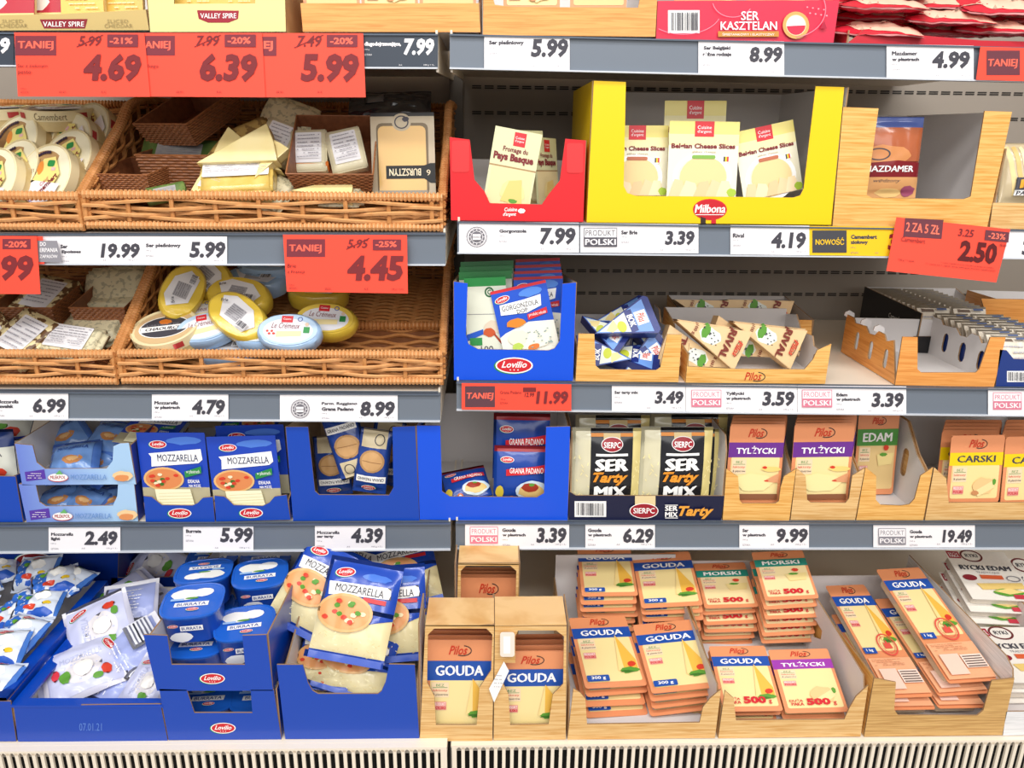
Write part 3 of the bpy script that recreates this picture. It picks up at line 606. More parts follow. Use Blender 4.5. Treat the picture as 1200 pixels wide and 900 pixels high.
CHZ = mat('#efd994', .35, coat=.2); CHZL = mat('#f4df9f', .35, coat=.2); LEAF = mat('#5c9a35', .5); LEAFD = mat('#3d7328', .5); TOM = mat('#d6402a', .4)
TRAYM = mat('#cfa98c', .25, coat=.5); CLEAR = mat('#d9c6a8', .15, coat=.6)
NAVYB = mat('#1c4fa8', .35, coat=.2); PURP = mat('#6b2f8f', .35, coat=.2); PURP2 = mat('#9a37a8', .35, coat=.2); GRNB = mat('#4d9440', .35, coat=.2); TEAL = mat('#1f8f80', .35, coat=.2)
def slices_face(W, H, title, band, tc, top, bh, deco='leaf', badge=None, tcol=None, win=None, small=True):
    def f(g):
        y1 = top + bh; g.rect(0, 0, W, 0.5, PEACH)
        g.rrect(W * .06, y1 - 1, W * .95, H * .93, 3, win or CHZL)
        g.rect(0.2, top, W - .2, y1, band); g.text(title, W * .14, top + bh * .22, W * .86, y1 - bh * .24, tc, .035)
        pilos(g, W * .5, top * .5, W * .36)
        if small:
            g.rect(W * .08, y1 + 2, W * .34, y1 + 20, mat('#f3d9b4', .4)); g.text('BEZ', W * .15, y1 + 4, W * .27, y1 + 7, LGREEN); g.line(W * .1, y1 + 8.2, W * .32, y1 + 8.2, .6, LGREEN)
            g.text('laktozy', W * .1, y1 + 10, W * .32, y1 + 13.5, TOM); g.text('8 plastrów', W * .1, y1 + 15, W * .33, y1 + 18.5, INK)
            g.rect(W * .1, y1 + 25, W * .3, y1 + 35, mat('#e99b93', .4)); g.text('PRODUKT', W * .11, y1 + 26, W * .29, y1 + 29.5, PURE); g.text('POLSKI', W * .11, y1 + 30.5, W * .29, y1 + 34, LREDM, .03)
        if deco == 'leaf':
            g.poly([(W * .60, H * .80), (W * .93, H * .80), (W * .93, H * .66), (W * .70, y1 - 3)], mat('#eeba4c', .35, coat=.2)); g.poly([(W * .60, H * .80), (W * .70, H * .81), (W * .70, y1 - 3)], mat('#f6dc94', .35, coat=.2))
            g.splat(W * .78, H * .80, W * .20, H * .05, LEAF, 3, 18, .45); g.splat(W * .74, H * .815, W * .13, H * .02, LEAFD, 5, 14, .5); g.splat(W * .84, H * .72, W * .08, H * .045, TOM, 4, 9)
        if deco == 'hand':
            g.splat(W * .5, H * .72, W * .38, H * .13, mat('#f2e4a4', .4), 4); g.splat(W * .8, H * .55, W * .2, H * .035, mat('#f0d27c', .4), 7); g.splat(W * .68, H * .53, W * .05, H * .02, TOM, 3, 8)
            g.poly([(W * .95, H * .6), (W * .72, H * .68), (W * .75, H * .71), (W * .95, H * .72)], mat('#e0a074', .4)); g.splat(W * .73, H * .695, W * .05, H * .012, TOM, 6, 8)
            g.rect(W * .06, H * .86, W * .95, H * .93, mat('#8a5638', .3, coat=.4))
        if deco == 'roll':
            g.splat(W * .66, H * .74, W * .24, H * .14, mat('#f0c68a', .4), 3); g.poly([(W * .5, H * .82), (W * .84, H * .66), (W * .88, H * .76), (W * .58, H * .9)], mat('#f4dca0', .4)); g.splat(W * .52, H * .84, W * .08, H * .04, mat('#c98a5a', .4), 5); g.splat(W * .86, H * .68, W * .04, H * .05, LEAF, 2)
        if deco == 'herb':
            g.poly([(W * .5, H * .5), (W * .92, H * .48), (W * .88, H * .62), (W * .56, H * .64)], CHZ); g.splat(W * .72, H * .42, W * .07, H * .04, TOM, 4); g.splat(W * .66, H * .5, W * .11, H * .025, LEAF, 3)
        if badge:
            if badge.startswith('#'):
                t = badge[1:]; g.text('DUŻA', W * .1, H * .8, W * .32, H * .845, LREDM, .03); g.text('PAKA', W * .12, H * .855, W * .32, H * .9, LREDM, .03); g.text(t, W * .37, H * .795, W * .75, H * .9, LREDM, .05); g.text('g', W * .79, H * .85, W * .84, H * .91, LREDM, .02)
            else: g.rrect(W * .06, H * .85, W * .42, H * .93, 1.5, NAVYB); g.text(badge, W * .13, H * .865, W * .36, H * .915, PURE, .02)
    return f
slab('gouda_slices', 80, 108, .012, slices_face(80, 108, 'GOUDA', NAVYB, PURE, 24, 23), tray=.008, traym=TRAYM)
slab('gouda_large', 80, 118, .012, slices_face(80, 118, 'GOUDA', NAVYB, PURE, 20, 18, badge='300 g'), tray=.010, traym=CLEAR)
slab('gouda_half_kilo', 84, 130, .012, slices_face(84, 130, 'GOUDA', NAVYB, PURE, 22, 20, badge='#500'), tray=.012, traym=CLEAR)
slab('tylzycki_half_kilo', 84, 130, .012, slices_face(84, 130, 'TYLŻYCKI', PURP2, PURE, 22, 20, 'roll', badge='#500'), tray=.012, traym=CLEAR)
slab('morski_half_kilo', 84, 130, .012, slices_face(84, 130, 'MORSKI', TEAL, PURE, 22, 20, 'herb', badge='#500', win=mat('#f1dca6', .4)), tray=.012, traym=CLEAR)
slab('tylzycki_slices', 78, 98, .012, slices_face(78, 98, 'TYLŻYCKI', PURP, PURE, 22, 18, 'hand', win=CHZL), tray=.007, traym=TRAYM)
slab('edam_slices', 66, 104, .012, slices_face(66, 104, 'EDAM', GRNB, PURE, 20, 21, 'herb', win=mat('#e8c98c', .4)), tray=.007, traym=TRAYM)
slab('carski_slices', 74, 84, .012, slices_face(74, 84, 'CARSKI', mat('#f3cf10', .35, coat=.2), INK, 21, 16, 'roll', win=mat('#f6dc9a', .4)), tray=.006, traym=TRAYM)
def f(g):
    slices_face(80, 118, 'GOUDA', NAVYB, PURE, 20, 17)(g)
    g.ring(52, 102, 17, 17, 2.2, mat('#e0574a', .4)); g.ring(52, 102, 12.5, 12.5, .8, mat('#e0574a', .4))
    g.poly([(45, 108), (46, 98), (49, 101), (52, 95), (55, 101), (58, 98), (59, 108)], mat('#e0574a', .4))
    g.rect(3, 106, 26, 115, NAVYB); g.text('1 kg', 8, 108, 20, 113, PURE, .02)
    g.rect(2, 122, 78, 172, PEACHL); g.scribble(6, 124, 60, 136, mat('#c47c58', .5), 5, 3); g.rect(8, 140, 38, 168, mat('#f1cdbb', .4)); g.rect(40, 142, 74, 160, mat('#f1ddd0', .4)); [g.rect(42, 144 + i * 3.4, 72, 145.6 + i * 3.4, mat('#6d5a54', .5)) for i in range(5)]
slab('gouda_kilo', 80, 175, .012, f, tray=.020, traym=CLEAR)
def pose(px, py, Y, tilt=0, roll=0, yaw=0):
    return Matrix.Translation(P(px, py, Y)) @ Matrix.Rotation(math.radians(yaw), 4, 'Z') @ Matrix.Rotation(-math.radians(tilt), 4, 'X') @ Matrix.Rotation(-math.radians(roll), 4, 'Y')
def toss(key, px, py, Y, w, h, tilt, roll, label, yaw=0, sy=1, **k):
    """pack whose middle shows at the photo pixel; w, h metres; tilt 0 upright facing out, 90 lying flat; roll ccw in the picture"""
    return put_w(key, pose(px, py, Y, tilt, roll, yaw) @ Matrix.Translation((-w / 2, 0, -h / 2)), w, h, label, sy=sy, **k)
def gradmat(h1, h2, x0, x1):
    k = (h1, h2, x0)
    if k in MATS: return MATS[k]
    m = mat(h1, .36, .5, .2).copy(); MATS[k] = m; nt = m.node_tree; b = nt.nodes['Principled BSDF']; tc = nt.nodes.new('ShaderNodeTexCoord'); sp = nt.nodes.new('ShaderNodeSeparateXYZ'); mr = nt.nodes.new('ShaderNodeMapRange'); r = nt.nodes.new('ShaderNodeValToRGB')
    mr.inputs[1].default_value = x0; mr.inputs[2].default_value = x1; r.color_ramp.elements[0].color = rgb(h1); r.color_ramp.elements[1].color = rgb(h2)
    nt.links.new(tc.outputs['Object'], sp.inputs[0]); nt.links.new(sp.outputs[0], mr.inputs[0]); nt.links.new(mr.outputs[0], r.inputs[0]); nt.links.new(r.outputs[0], b.inputs['Base Color']); return m
# ================================================================ right side, second shelf from the top
def f(g):
    g.text('Cuisine', 591, 243.5, 606, 248, PURE, .02, .3); g.text("d'argent", 589.5, 249, 605, 254.5, PURE, .02, .3); g.splat(611, 247.5, 5, 3.2, PURE, 3)
    g.rrect(529.5, 165, 550, 202, 3, mat('#e83a3c', .4)); g.rrect(664, 168, 683.5, 203, 3, mat('#e83a3c', .4))
carton('small red display carton of Pays Basque packs beside the yellow carton', [(528.5, 258.5), (683.5, 260.5), (686.5, 165), (662.5, 163), (656, 212), (643, 228), (635, 240), (574, 238.5), (568, 225), (556, 211), (550.5, 164), (527, 161)], .24, RED, mi=CARDIN, prints=f, hb=.085)
def f(g):
    g.ell(832, 244.5, 20, 12.5, LREDM); g.rect(821, 253, 827, 261, mat('#3a2a20', .5)); g.rect(833.5, 253, 839, 261, LREDM); g.ell(832, 244.5, 17.5, 10.5, mat('#c5202c', .4)); g.text('Milbona', 814, 238.5, 850, 248.5, PURE, .035, .15); g.line(815, 250.5, 848, 250.5, .8, PURE)
yc = carton('large yellow display carton of Belgian cheese packs with an oval red logo', [(687.5, 259.5), (974, 262.5), (989.5, 101), (956, 100), (942, 220), (938, 228), (930, 230.5), (745, 228.5), (735, 225), (731, 217), (733.5, 95), (696, 93.5)], .28, YEL, prints=f)
carton('wood-patterned display carton with one red Mazdamer bag inside', [(976, 262.5), (1157, 265.3), (1186.5, 128.5), (1154.5, 127.5), (1138, 228), (1130, 231), (1022, 229.5), (1016, 226), (1030, 124.5), (988.5, 123)], .30, WOOD)
carton('low wood-patterned carton at the right picture edge under the tilted red tag', [(1160, 266), (1290, 269), (1291, 238), (1164, 236)], .25, WOOD2, hb=.09, hl=.12, hr=.12)
def f(g):
    W, H = 68, 95
    g.rect(0, 0, W, H, mat('#d8d6a8', .3, coat=.4)); g.rect(0, 46, W, 48, mat('#a8885c', .4)); g.rect(4, 48, W - 3, H, mat('#e8d3a0', .35, coat=.3))
    g.rect(29, 3, 46, 20, LREDM); g.text('Cuisine', 31, 8, 44, 11, PURE); g.text("d'argent", 31, 12, 44, 15.5, PURE)
    g.text('Fromage du', 16, 22, 52, 30, REDINK, .02); g.text('Pays Basque', 4, 30, 62, 42, REDINK, .05)
    g.splat(40, 76, 20, 17, CHZ, 5); g.poly([(24, 90), (32, 64), (50, 60), (56, 92)], mat('#ecc878', .35)); g.splat(42, 88, 8, 3, LEAF, 2)
slab('pays_basque', 68, 95, .008, f, r=5, mfilm=mat('#d8d6a8', .3, coat=.4), tray=.012, traym=mat('#dccfa6', .3))
put('pays_basque', (566, 236), (620, 246), (590, 149), YF + .02, 6, 'pale green Pays Basque pack with a red square emblem, facing front in the red carton')
put('pays_basque', (600, 240), (640, 238), (622, 153), YF + .045, 7, 'pale Pays Basque pack just behind the front one in the red carton', Yb=YF + .09)
put('pays_basque', (630, 240), (655, 238), (645, 162), YF + .05, 6, 'pale Pays Basque pack turned sideways at the right of the red carton', Yb=YF + .12)
def belg(sub, gc):
    def f(g):
        W, H = 80, 90
        g.rect(0, 0, W, H, mat('#ece7cd', .35, coat=.3)); g.rect(0, 0, W, 15, mat('#e9d878', .35, coat=.3)); g.rect(0, 15, W, 28, mat('#ebe0a6', .35, coat=.3))
        g.ring(40, 66, 34, 30, 5, PURE); g.ell(41, 66, 27, 25, mat('#ebcf94', .35)); g.rect(29, 0, 51, 18, LREDM); g.text('Cuisine', 32, 5, 48, 9, PURE); g.text("d'argent", 32, 10, 48, 14.5, PURE)
        g.text('Belgian Cheese Slices', 3, 26, 76, 33.5, REDINK, .035); g.text('abbey cheese', 27, 34.5, 54, 38, mat('#a08a70', .5)); g.rrect(27, 39.5, 54, 44, 2, gc)
        g.ell(66, 44, 4.6, 4.6, PURE); g.rect(63, 41, 65, 47, INK); g.rect(65, 41, 67, 47, YEL); g.rect(67, 41, 69, 47, LREDM)
        for i, (x, w_) in enumerate(((2, 20), (14, 24), (30, 22), (44, 24), (56, 20))): g.poly([(x, 89), (x + w_, 89), (x + w_ * .75, 70 + i % 2 * 3), (x + w_ * .3, 68 + i % 3 * 2)], mat(['#f1cda0', '#f6dcb4', '#eec595'][i % 3], .4))
        g.splat(74, 84, 6, 6, mat('#a8c63c', .4), 4)
    return f
slab('belgian_green', 80, 90, .01, belg('', mat('#7fae4a', .4)), r=3, mfilm=mat('#e6dfae', .35), tray=.008, traym=mat('#dcd0a0', .3))
slab('belgian_brown', 80, 90, .01, belg('', mat('#bb6a4a', .4)), r=3, mfilm=mat('#e6dfae', .35), tray=.008, traym=mat('#dcd0a0', .3))
put('belgian_green', (781, 231), (862, 232), (809, 142), YF + .03, 8, 'Belgian cheese pack with a green stripe, front centre of the yellow carton')
put('belgian_green', (776, 222), (847, 222), (811, 118), YF + .075, 8, 'Belgian cheese pack standing taller behind the centre one in the yellow carton')
put('belgian_brown', (709, 230), (781, 230), (752, 147), YF + .05, 8, 'Belgian cheese pack half hidden by the left edge of the yellow carton')
put('belgian_brown', (872, 237), (941, 222), (880, 151), YF + .04, 8, 'Belgian cheese pack tilted at the right inside the yellow carton')
def f(g):
    W, H = 44, 92
    g.rect(0, 0, W, 12, mat('#4a5a96', .25, coat=.5)); g.rect(0, 12, W, 50, mat('#b2603a', .2, coat=.6)); g.splat(14, 44, 22, 14, mat('#d08a54', .3), 4); g.ring(8, 42, 9, 7, 1.3, INK)
    g.poly([(0, 68), (W, 68), (W, 52), (24, 49), (0, 52)], mat('#7e1a22', .3)); g.text('MAZDAMER', -2, 55, 38, 62, PURE, .03); g.rect(0, 68, W, H, mat('#d9a068', .3)); g.text('wędzony', 6, 70, 28, 75, INK, 0, .3); g.splat(20, 86, 12, 6, mat('#e6bf7c', .4), 7); g.splat(36, 84, 7, 7, mat('#9a4a66', .4), 2)
pillow('mazdamer_bag', 44, 92, .02, f, mat('#b03a28', .25, coat=.5), crinkle=.0015)
put('mazdamer_bag', (1010, 232), (1071, 232), (1030, 137), YF + .05, 4, 'dark red Mazdamer cheese bag in the wood-patterned carton')
def f(g):
    W, H = 60, 70
    g.rect(0, 0, W, H, mat('#c9b794', .25, coat=.5))
    for i in range(8): g.line(3 + i * 7, 4, 14 + i * 6, 60, 4.5, mat(['#e6cf93', '#d9b872', '#efe0b0'][i % 3], .35))
    g.rect(12, 40, W, 54, INK); g.text('PAR', 16, 42, 50, 52, mat('#e9a935', .4), .05); g.rect(12, 54, W, 60, PURE); g.text('PARMEZAN', 14, 55, 56, 59.5, INK, .03)
pillow('stick_bag', 60, 70, .03, f, mat('#c9b794', .25, coat=.5), crinkle=.002)
put('stick_bag', (1168, 240), (1232, 241), (1195, 168), YF + .03, 10, 'clear bag of yellow cheese sticks with a black label at the right picture edge')

# ================================================================ right side, third shelf
def f(g): lovilio(g, 602.5, 429, 45)
carton('bright blue carton of Gorgonzola packs with an oval red logo', [(532, 446), (671.5, 447), (675, 332), (659, 333.5), (656, 400), (650, 409), (643, 411.5), (560, 410), (549, 404), (546, 393), (548, 333), (532, 331)], .26, BLUEL, prints=f, hb=.135)
def f(g):
    W, H = 72, 82
    g.rect(0, 0, W, H, mat('#1550c8', .3, coat=.4)); g.poly([(0, H), (W, H), (W, 48), (40, 44), (8, 52), (0, 56)], mat('#ece9dd', .35)); g.rect(0, 0, W, 3.5, LREDM)
    lovilio(g, 13, 12, 20, -8); g.splat(50, 10, 16, 6, mat('#4f86dd', .35), 8); g.poly([(7, 30), (8, 18), (40, 17), (62, 15), (60, 28), (40, 33)], PURE)
    g.text('GORGONZOLA', 10, 20, 57, 26, INK, .01); g.text('DOP', 28, 27, 42, 32, INK, .01); g.poly([(40, 42), (66, 38), (66, 31), (40, 35)], LREDM); g.text('produkt włoski', 42, 34.5, 64, 39, PURE)
    g.splat(24, 42, 14, 6, mat('#d98324', .4), 5); g.splat(40, 66, 28, 13, mat('#f3efdd', .4), 9); g.splat(22, 60, 15, 10, mat('#f6eed0', .4), 3); g.splat(20, 70, 8, 5, mat('#b7cf5a', .4), 5); g.splat(40, 74, 9, 4, mat('#dc7a3a', .4), 6)
    r = random.Random(4)
    for i in range(22): g.splat(30 + r.random() * 36, 54 + r.random() * 22, 1.6, .9, mat('#8fa3a0', .5), i, 6)
slab('gorgonzola_dop', 72, 82, .01, f, r=5, mfilm=mat('#1550c8', .3), tray=.016, traym=mat('#b9ccd2', .2, coat=.4))
def f(g):
    W, H = 54, 88
    g.rect(0, 0, W, H, mat('#dfe1d0', .3, coat=.5)); g.rect(0, 0, W, 10, mat('#178a3c', .3, coat=.4)); g.ring(32, 17, 6, 6, 2, mat('#25623a', .4)); g.text('C', 29.5, 14, 34.5, 20, mat('#25623a', .4), .03)
    g.line(2, 42, 48, 43, .6, GREYTXT); g.splat(36, 58, 16, 9, mat('#d9c9b4', .4), 3); g.splat(30, 64, 9, 6, mat('#c4552a', .4), 5); g.line(36, 66, 46, 78, 2.4, mat('#a83f22', .4))
    g.poly([(0, 74), (22, 66), (22, 60), (0, 66)], mat('#1d55c0', .4)); g.rect(4, 70, 20, 79, LGREEN); g.text('100', 18, 80, 34, 87, INK, .0)
slab('gorgonzola_green', 54, 88, .01, f, r=4, mfilm=mat('#178a3c', .3), tray=.016, traym=mat('#b9ccd2', .2, coat=.4))
put('gorgonzola_green', (548, 414), (596, 412), (575, 325), YF + .03, 7, 'pale Gorgonzola pack with a green top edge at the left of the bright blue carton')
for i in range(3): put('gorgonzola_green', (541 + i, 400 - i * 6), (602 + i, 398 - i * 6), (572, 318 - i * 6), YF + .06 + i * .028, 7, f'Gorgonzola pack with green top edge, {["first","second","third"][i]} behind the front one in blue carton', group='green edged Gorgonzola packs')
put('gorgonzola_dop', (592, 421), (656, 407), (620, 332), YF + .022, 8, 'blue Gorgonzola DOP pack leaning at the right of the bright blue carton')
for i in range(4): put('gorgonzola_dop', (604 + i, 400 - i * 6), (661 - i, 398 - i * 6), (632, 324 - i * 7), YF + .055 + i * .025, 7, f'Gorgonzola pack with red top edge, {["first","second","third","fourth"][i]} behind the leaning blue one', group='red edged Gorgonzola packs')

def tri(key, L, Wd, T, face, edge, side):
    """wedge box: triangular printed faces front and back, L along x, half-width Wd, thickness T"""
    mb = MB(); c = .06
    poly = [(0, 0), (L * (1 - c), -Wd * (1 - c * 2)), (L, -Wd * (1 - c * 4)), (L, Wd * (1 - c * 4)), (L * (1 - c), Wd * (1 - c * 2))] if edge == 'r' else [(0, 0), (L, -Wd), (L, Wd)]
    mb.prism(poly, T, side[0], side[0], side[1], Matrix())
    g = G(lambda x, y, l: (x, -.0002 - l * LAY, -y)); face(g)
    DES[key] = dict(W=1, H=1, root=mb.data(key), parts=[('printed_face', g.data('printed_face'))])
NB = mat('#1f2f7a', .35, coat=.3); LB = mat('#6f9be0', .35, coat=.2)
def f(g):
    L, W = .09, .032
    g.poly([(.003, 0), (L * .97, -W * .85), (L * .97, W * .85)], LB); g.poly([(.008, 0), (L * .6, -W * .5), (L * .6, W * .5)], mat('#e9ecd8', .4)); g.rect(L * .6, -W * .56, L * .73, W * .56, NB)
    g.poly([(L * .2, .002), (L * .38, -.011), (L * .42, .004), (L * .3, .008)], CHZ); g.ell(L * .48, .004, .007, .009, mat('#c3cc3c', .4)); g.rect(L * .75, -W * .34, L * .95, W * .34, PURE)
    g.text('BOK', L * .56, -.005, L * .78, .005, PURE, .04, 0, 90); g.text('Pilos', L * .77, -.006, L * .93, .006, TOM, .02, .3, 90)
tri('blue_wedge_box', .098, .036, .028, f, 'r', (NB, NB))
RK = mat('#d9b07a', .45); RKL = mat('#e8c796', .45); BROWN = mat('#7c2f20', .5)
def f(g):
    L, W = .104, .03
    g.poly([(.002, 0), (L * .995, -W * .97), (L * .995, W * .97)], RKL)
    g.splat(L * .5, 0, .018, .013, mat('#e6ebe4', .4), 4); g.splat(L * .42, -.004, .007, .011, LEAF, 3)
    r = random.Random(2)
    for i in range(12): g.splat(L * .5 + r.uniform(-.014, .014), r.uniform(-.009, .009), .0016, .001, INK, i, 5)
    g.text('RIVAL', L * .55, -.0055, L * .97, .0055, BROWN, .05, 0, 90); g.ring(L * .91, .0, .004, .012, .001, BROWN); g.text('Pilos', L * .80, -.004, L * 1.02, .004, TOM, .02, .3, 90)
    g.text('100 g', L * .2, -.003, L * .34, .003, BROWN, .02, 0, 90)
tri('rival_wedge_box', .104, .03, .028, f, 's', (RKL, RK))
_g = G(lambda x, y, l: (x, y, .03 / .104 * x + .0003 + l * LAY)); _g.ell(.052, .014, .009, .006, INK); _g.barcode(.075, .004, .097, .024, m=mat('#5a4632', .5), bgm=RK, seed=3)
DES['rival_wedge_box']['parts'].append(('printed_edge', _g.data('printed_edge')))
def tripose(key, tip, direc, Y, roll_deg, label, tilt=12, s=1.0, yaw=0, **k):
    """tip pixel; roll: angle of the long axis in the picture plane (deg, ccw)"""
    O = P(tip[0], tip[1], Y)
    M = Matrix.Translation(O) @ Matrix.Rotation(math.radians(yaw), 4, 'Z') @ Matrix.Rotation(-math.radians(tilt), 4, 'X') @ Matrix.Rotation(-math.radians(roll_deg), 4, 'Y') @ Matrix.Scale(s, 4)
    return put_m(key, M, label, 'cheese box', name='cheese_box', **k)
zR3 = lambda px: shelf_z('R3', px)
bx = carton('wood-patterned carton of dark blue triangular cheese boxes', [(674.5, 446.5), (795, 447.5), (799, 392), (782, 391.5), (774, 430), (769, 433.5), (703, 432.5), (698, 428), (696.5, 391), (678, 390.5)], .22, WOOD, hb=.065, hl=.058, sr=[(0.01, 0), (1, 0), (1, .085), (.8, .085), (.72, .065), (.45, .07), (.4, .055), (0.01, .058)], sl=[(0.01, 0), (1, 0), (1, .075), (.8, .085), (0.01, .058)], hsr=[oval(.08, .035, .014, .03), oval(.15, .035, .014, .03)])
for tx, ty, yy, ro, ti, sc_, lb in ((697, 391, .045, 20, 30, 1.1, 'blue triangular cheese box lying on top of the others, tip to the left'), (741, 421, .04, 172, 18, 1.0, 'blue triangular cheese box under the top one, tip to the right'), (727, 441, .05, 36, 20, 1.0, 'blue triangular cheese box at the lower right of the wood carton, tip down'),
    (700, 408, .075, -12, 60, 1.1, 'blue triangular cheese box in the middle of the pile, long side up'), (696, 377, .10, 18, 55, 1.1, 'blue triangular cheese box at the back of the pile in shade'), (738, 378, .10, -42, 35, 1.1, 'blue triangular cheese box leaning on the right side of the wood carton'), (682, 370, .09, -35, 40, .9, 'blue triangular cheese box leaning on the left side of the wood carton'), (735, 436, .09, 60, 30, 1.0, 'blue triangular cheese box standing steeply behind the lower right one')):
    tripose('blue_wedge_box', (tx, ty), None, YF + yy, ro, lb, tilt=ti, s=sc_)
# Rival
def f(g): pilos(g, 884, 440, 26)
rv = carton('wood-patterned carton holding Rival triangular boxes', [(803.5, 447), (967, 448.5), (974.5, 401.5), (958, 409), (953, 420), (943, 431.5), (862, 431), (806, 428), (808, 401)], .20, WOOD, prints=f, hb=.085, sl=[(.01, 0), (1, 0), (1, .085), (.6, .075), (.5, .06), (.01, .048)], sr=[(.01, 0), (1, 0), (1, .075), (.75, .085), (.6, .06), (.35, .065), (.3, .05), (.01, .048)], hsr=[oval(.045, .025, .022, .03), oval(.12, .03, .018, .034)])
carton('second wood-patterned Rival carton standing behind the front one', [(800, 408), (950, 409), (952, 373), (800, 371)], .16, WOOD, Y=YF + .215, hb=.075)
def rival(tip, Y, ang, lab, **k): return tripose('rival_wedge_box', tip, None, Y, ang, lab, s=1.2, group='Rival triangular boxes', **k)

rival((793, 376), YF + .05, -24, 'Rival triangular box in the front row of the carton, upper left')
rival((793, 374), YF + .08, -24, 'Rival triangular box just behind the upper left one')
rival((859, 378), YF + .07, -22, 'Rival triangular box in the front row of the carton, upper right')
rival((859, 376), YF + .10, -22, 'Rival triangular box just behind the upper right one')
rival((912, 419), YF + .085, 162, 'Rival triangular box pointing right below the upper right one')
rival((857, 431), YF + .05, 162, 'Rival triangular box mostly hidden behind the front edge at lower left')
for c, (x0, n) in enumerate(((790, 4), (852, 4))):
    for i in range(n): rival((x0, 351), YF + .235 + i * .029, -17, f'Rival triangular box in the rear carton, {["left","right"][c]} row, {["first","second","third","fourth"][i]} from the front')
# empty carton with oval holes
hs = [oval(.045, .033, .013, .034), oval(.1, .033, .013, .034), oval(.155, .036, .013, .034)]
S_ = lambda h: [(0, 0), (1, 0), (1, h + .004), (.86, h + .004), (.82, h - .004), (.62, h), (.55, h - .01), (.45, h - .008), (.4, h + .002), (.3, h + .002), (.25, h - .008), (.14, h)]
ec = carton('empty wood-patterned carton with oval holes in its sides', [(1049, 449.7), (1165, 452), (1179, 393.5), (1161, 393.5), (1148, 431), (1144, 435), (1080, 435), (1075.5, 431), (1075.7, 393.5), (1058, 393)], .21, WOODO, hb=.068, sl=S_(.07), sr=S_(.07), hsl=hs, hsr=[oval(.045, .033, .018, .036), oval(.1, .033, .018, .036), oval(.155, .036, .016, .036)])
mb = MB()
for x, yy in ((.02, .208), (.045, .09), (.045, .14)): mb.prism([(-.009, 0), (.009, 0), (.011, .006), (.006, .013), (-.006, .013), (-.011, .006)], .002, CARDIN, CARDIN, CARDE, Matrix.Translation((.002, yy, .068)) @ Matrix.Rotation(.5, 4, 'Y'))
tag(mb.obj('folded_tab', ec), kind='stuff')
# camembert portions
def f(g):
    g.rect(0, 0, 50, 50, mat('#e9dfce', .4, coat=.2)); g.rect(8, 3, 26, 8, mat('#7b6a5e', .5)); g.scribble(6, 12, 44, 34, PALETXT, 3, 4); g.rect(28, 3, 42, 6, mat('#5a6a92', .5))
pillow('camembert_portion', 50, 50, .016, f, mat('#ece2d2', .35, coat=.3), crinkle=.003, nu=10, nv=8)
def f(g): g.text('Camembert', 1090, 362, 1112, 367, PURE)
bk = carton('black Camembert carton standing behind the empty one with oval holes', [(1074, 404), (1196, 406), (1197, 385), (1073, 384)], .24, mat('#17171b', .35, coat=.3), mi=CARDIN, Y=1.41, hb=.085, hl=.078, hr=.03)
g = G(lambda x, y, l: (-.0028 - l * LAY, -x, y)); g.text('Camembert', -.115, .055, -.055, .045, PURE); g.ring(-.09, .022, .016, .013, .0012, GREYTXT); g.splat(-.16, .022, .016, .015, mat('#6d6a66', .5), 3)
link('printed_side', g.data('printed_side'), bk)
ORD = ['first', 'second', 'third', 'fourth', 'fifth', 'sixth', 'seventh', 'eighth', 'ninth', 'tenth', 'eleventh', 'twelfth']
for c in range(2):
    for i in range(12):
        put_w('camembert_portion', in_box(bk, .006 + c * .072, .012 + i * .0185, .012, rx=-.4), .068, .078, f'camembert portion in the black carton, {["left","right"][c]} row, {ORD[i]} from front', group='camembert portions in the black carton', name='camembert_portion')
def f(g): g.barcode(1180, 434, 1203, 447, seed=5); g.barcode(1204, 434, 1226, 447, seed=6)
nv = carton('low navy carton with a barcode at the right picture edge', [(1167, 452), (1300, 454.5), (1302, 424), (1188, 420), (1180, 410), (1172, 409)], .22, mat('#223a80', .35, coat=.2), mi=CARDIN, prints=f, hb=.06, hl=.05, hr=.04)
for c in range(2):
    for i in range(9):
        put_w('camembert_portion', in_box(nv, .006 + c * .07, .014 + i * .022, .012, rx=-.5), .064, .072, f'camembert portion in the navy carton, {["left","right"][c]} row, {ORD[i]} from front', group='camembert portions in the navy carton', name='camembert_portion')
carton('low wood-patterned carton at the back behind the camembert portions', [(1160, 385), (1290, 388), (1290, 352), (1150, 350)], .1, WOODO, Y=1.5, hb=.06)
# ================================================================ right side, fourth shelf
GR = mat('#122a72', .3, coat=.4)
def f(g):
    W, H = 64, 62
    g.rect(0, 6, W, H, mat('#16429e', .3, coat=.4)); g.rect(0, 0, W, 6, mat('#a32530', .35)); lovilio(g, 15, 14, 16); g.poly([(14, 24), (60, 19), (60, 27), (14, 31)], LREDM); g.text('GRANA PADANO', 18, 22, 57, 28, PURE, .01)
    g.splat(44, 47, 20, 12, mat('#cfe0ee', .4), 3, 16, .1); g.splat(44, 47, 17, 9.5, mat('#e3c07a', .4), 5); g.splat(42, 43, 11, 5.5, mat('#a13420', .4), 7); g.splat(44, 40, 4, 1.8, LEAF, 2)
    g.splat(7, 49, 5, 8, mat('#d3b93a', .4), 8); g.ell(21, 57, 4, 4, mat('#e0742c', .4)); g.ell(21, 57, 2, 2, PURE)
pillow('grana_bag', 64, 62, .022, f, GR, crinkle=.002, seed=3)
def sideup(hf, hb): return [(0, 0), (1, 0), (1, hb), (.3, hb), (.0, hf)]
gb = carton('blue carton of Grana Padano bags beside the dark Sierpc box', [(492, 611), (665, 613), (668, 502), (640, 502.7), (637.5, 580), (629, 585), (527, 584), (518, 578), (516, 501), (488.5, 501)], .25, BLUEL, hb=.15, hl=.135, hr=.135, sr=[(.01, 0), (1, 0), (1, .16), (.25, .16), (.01, .135)])
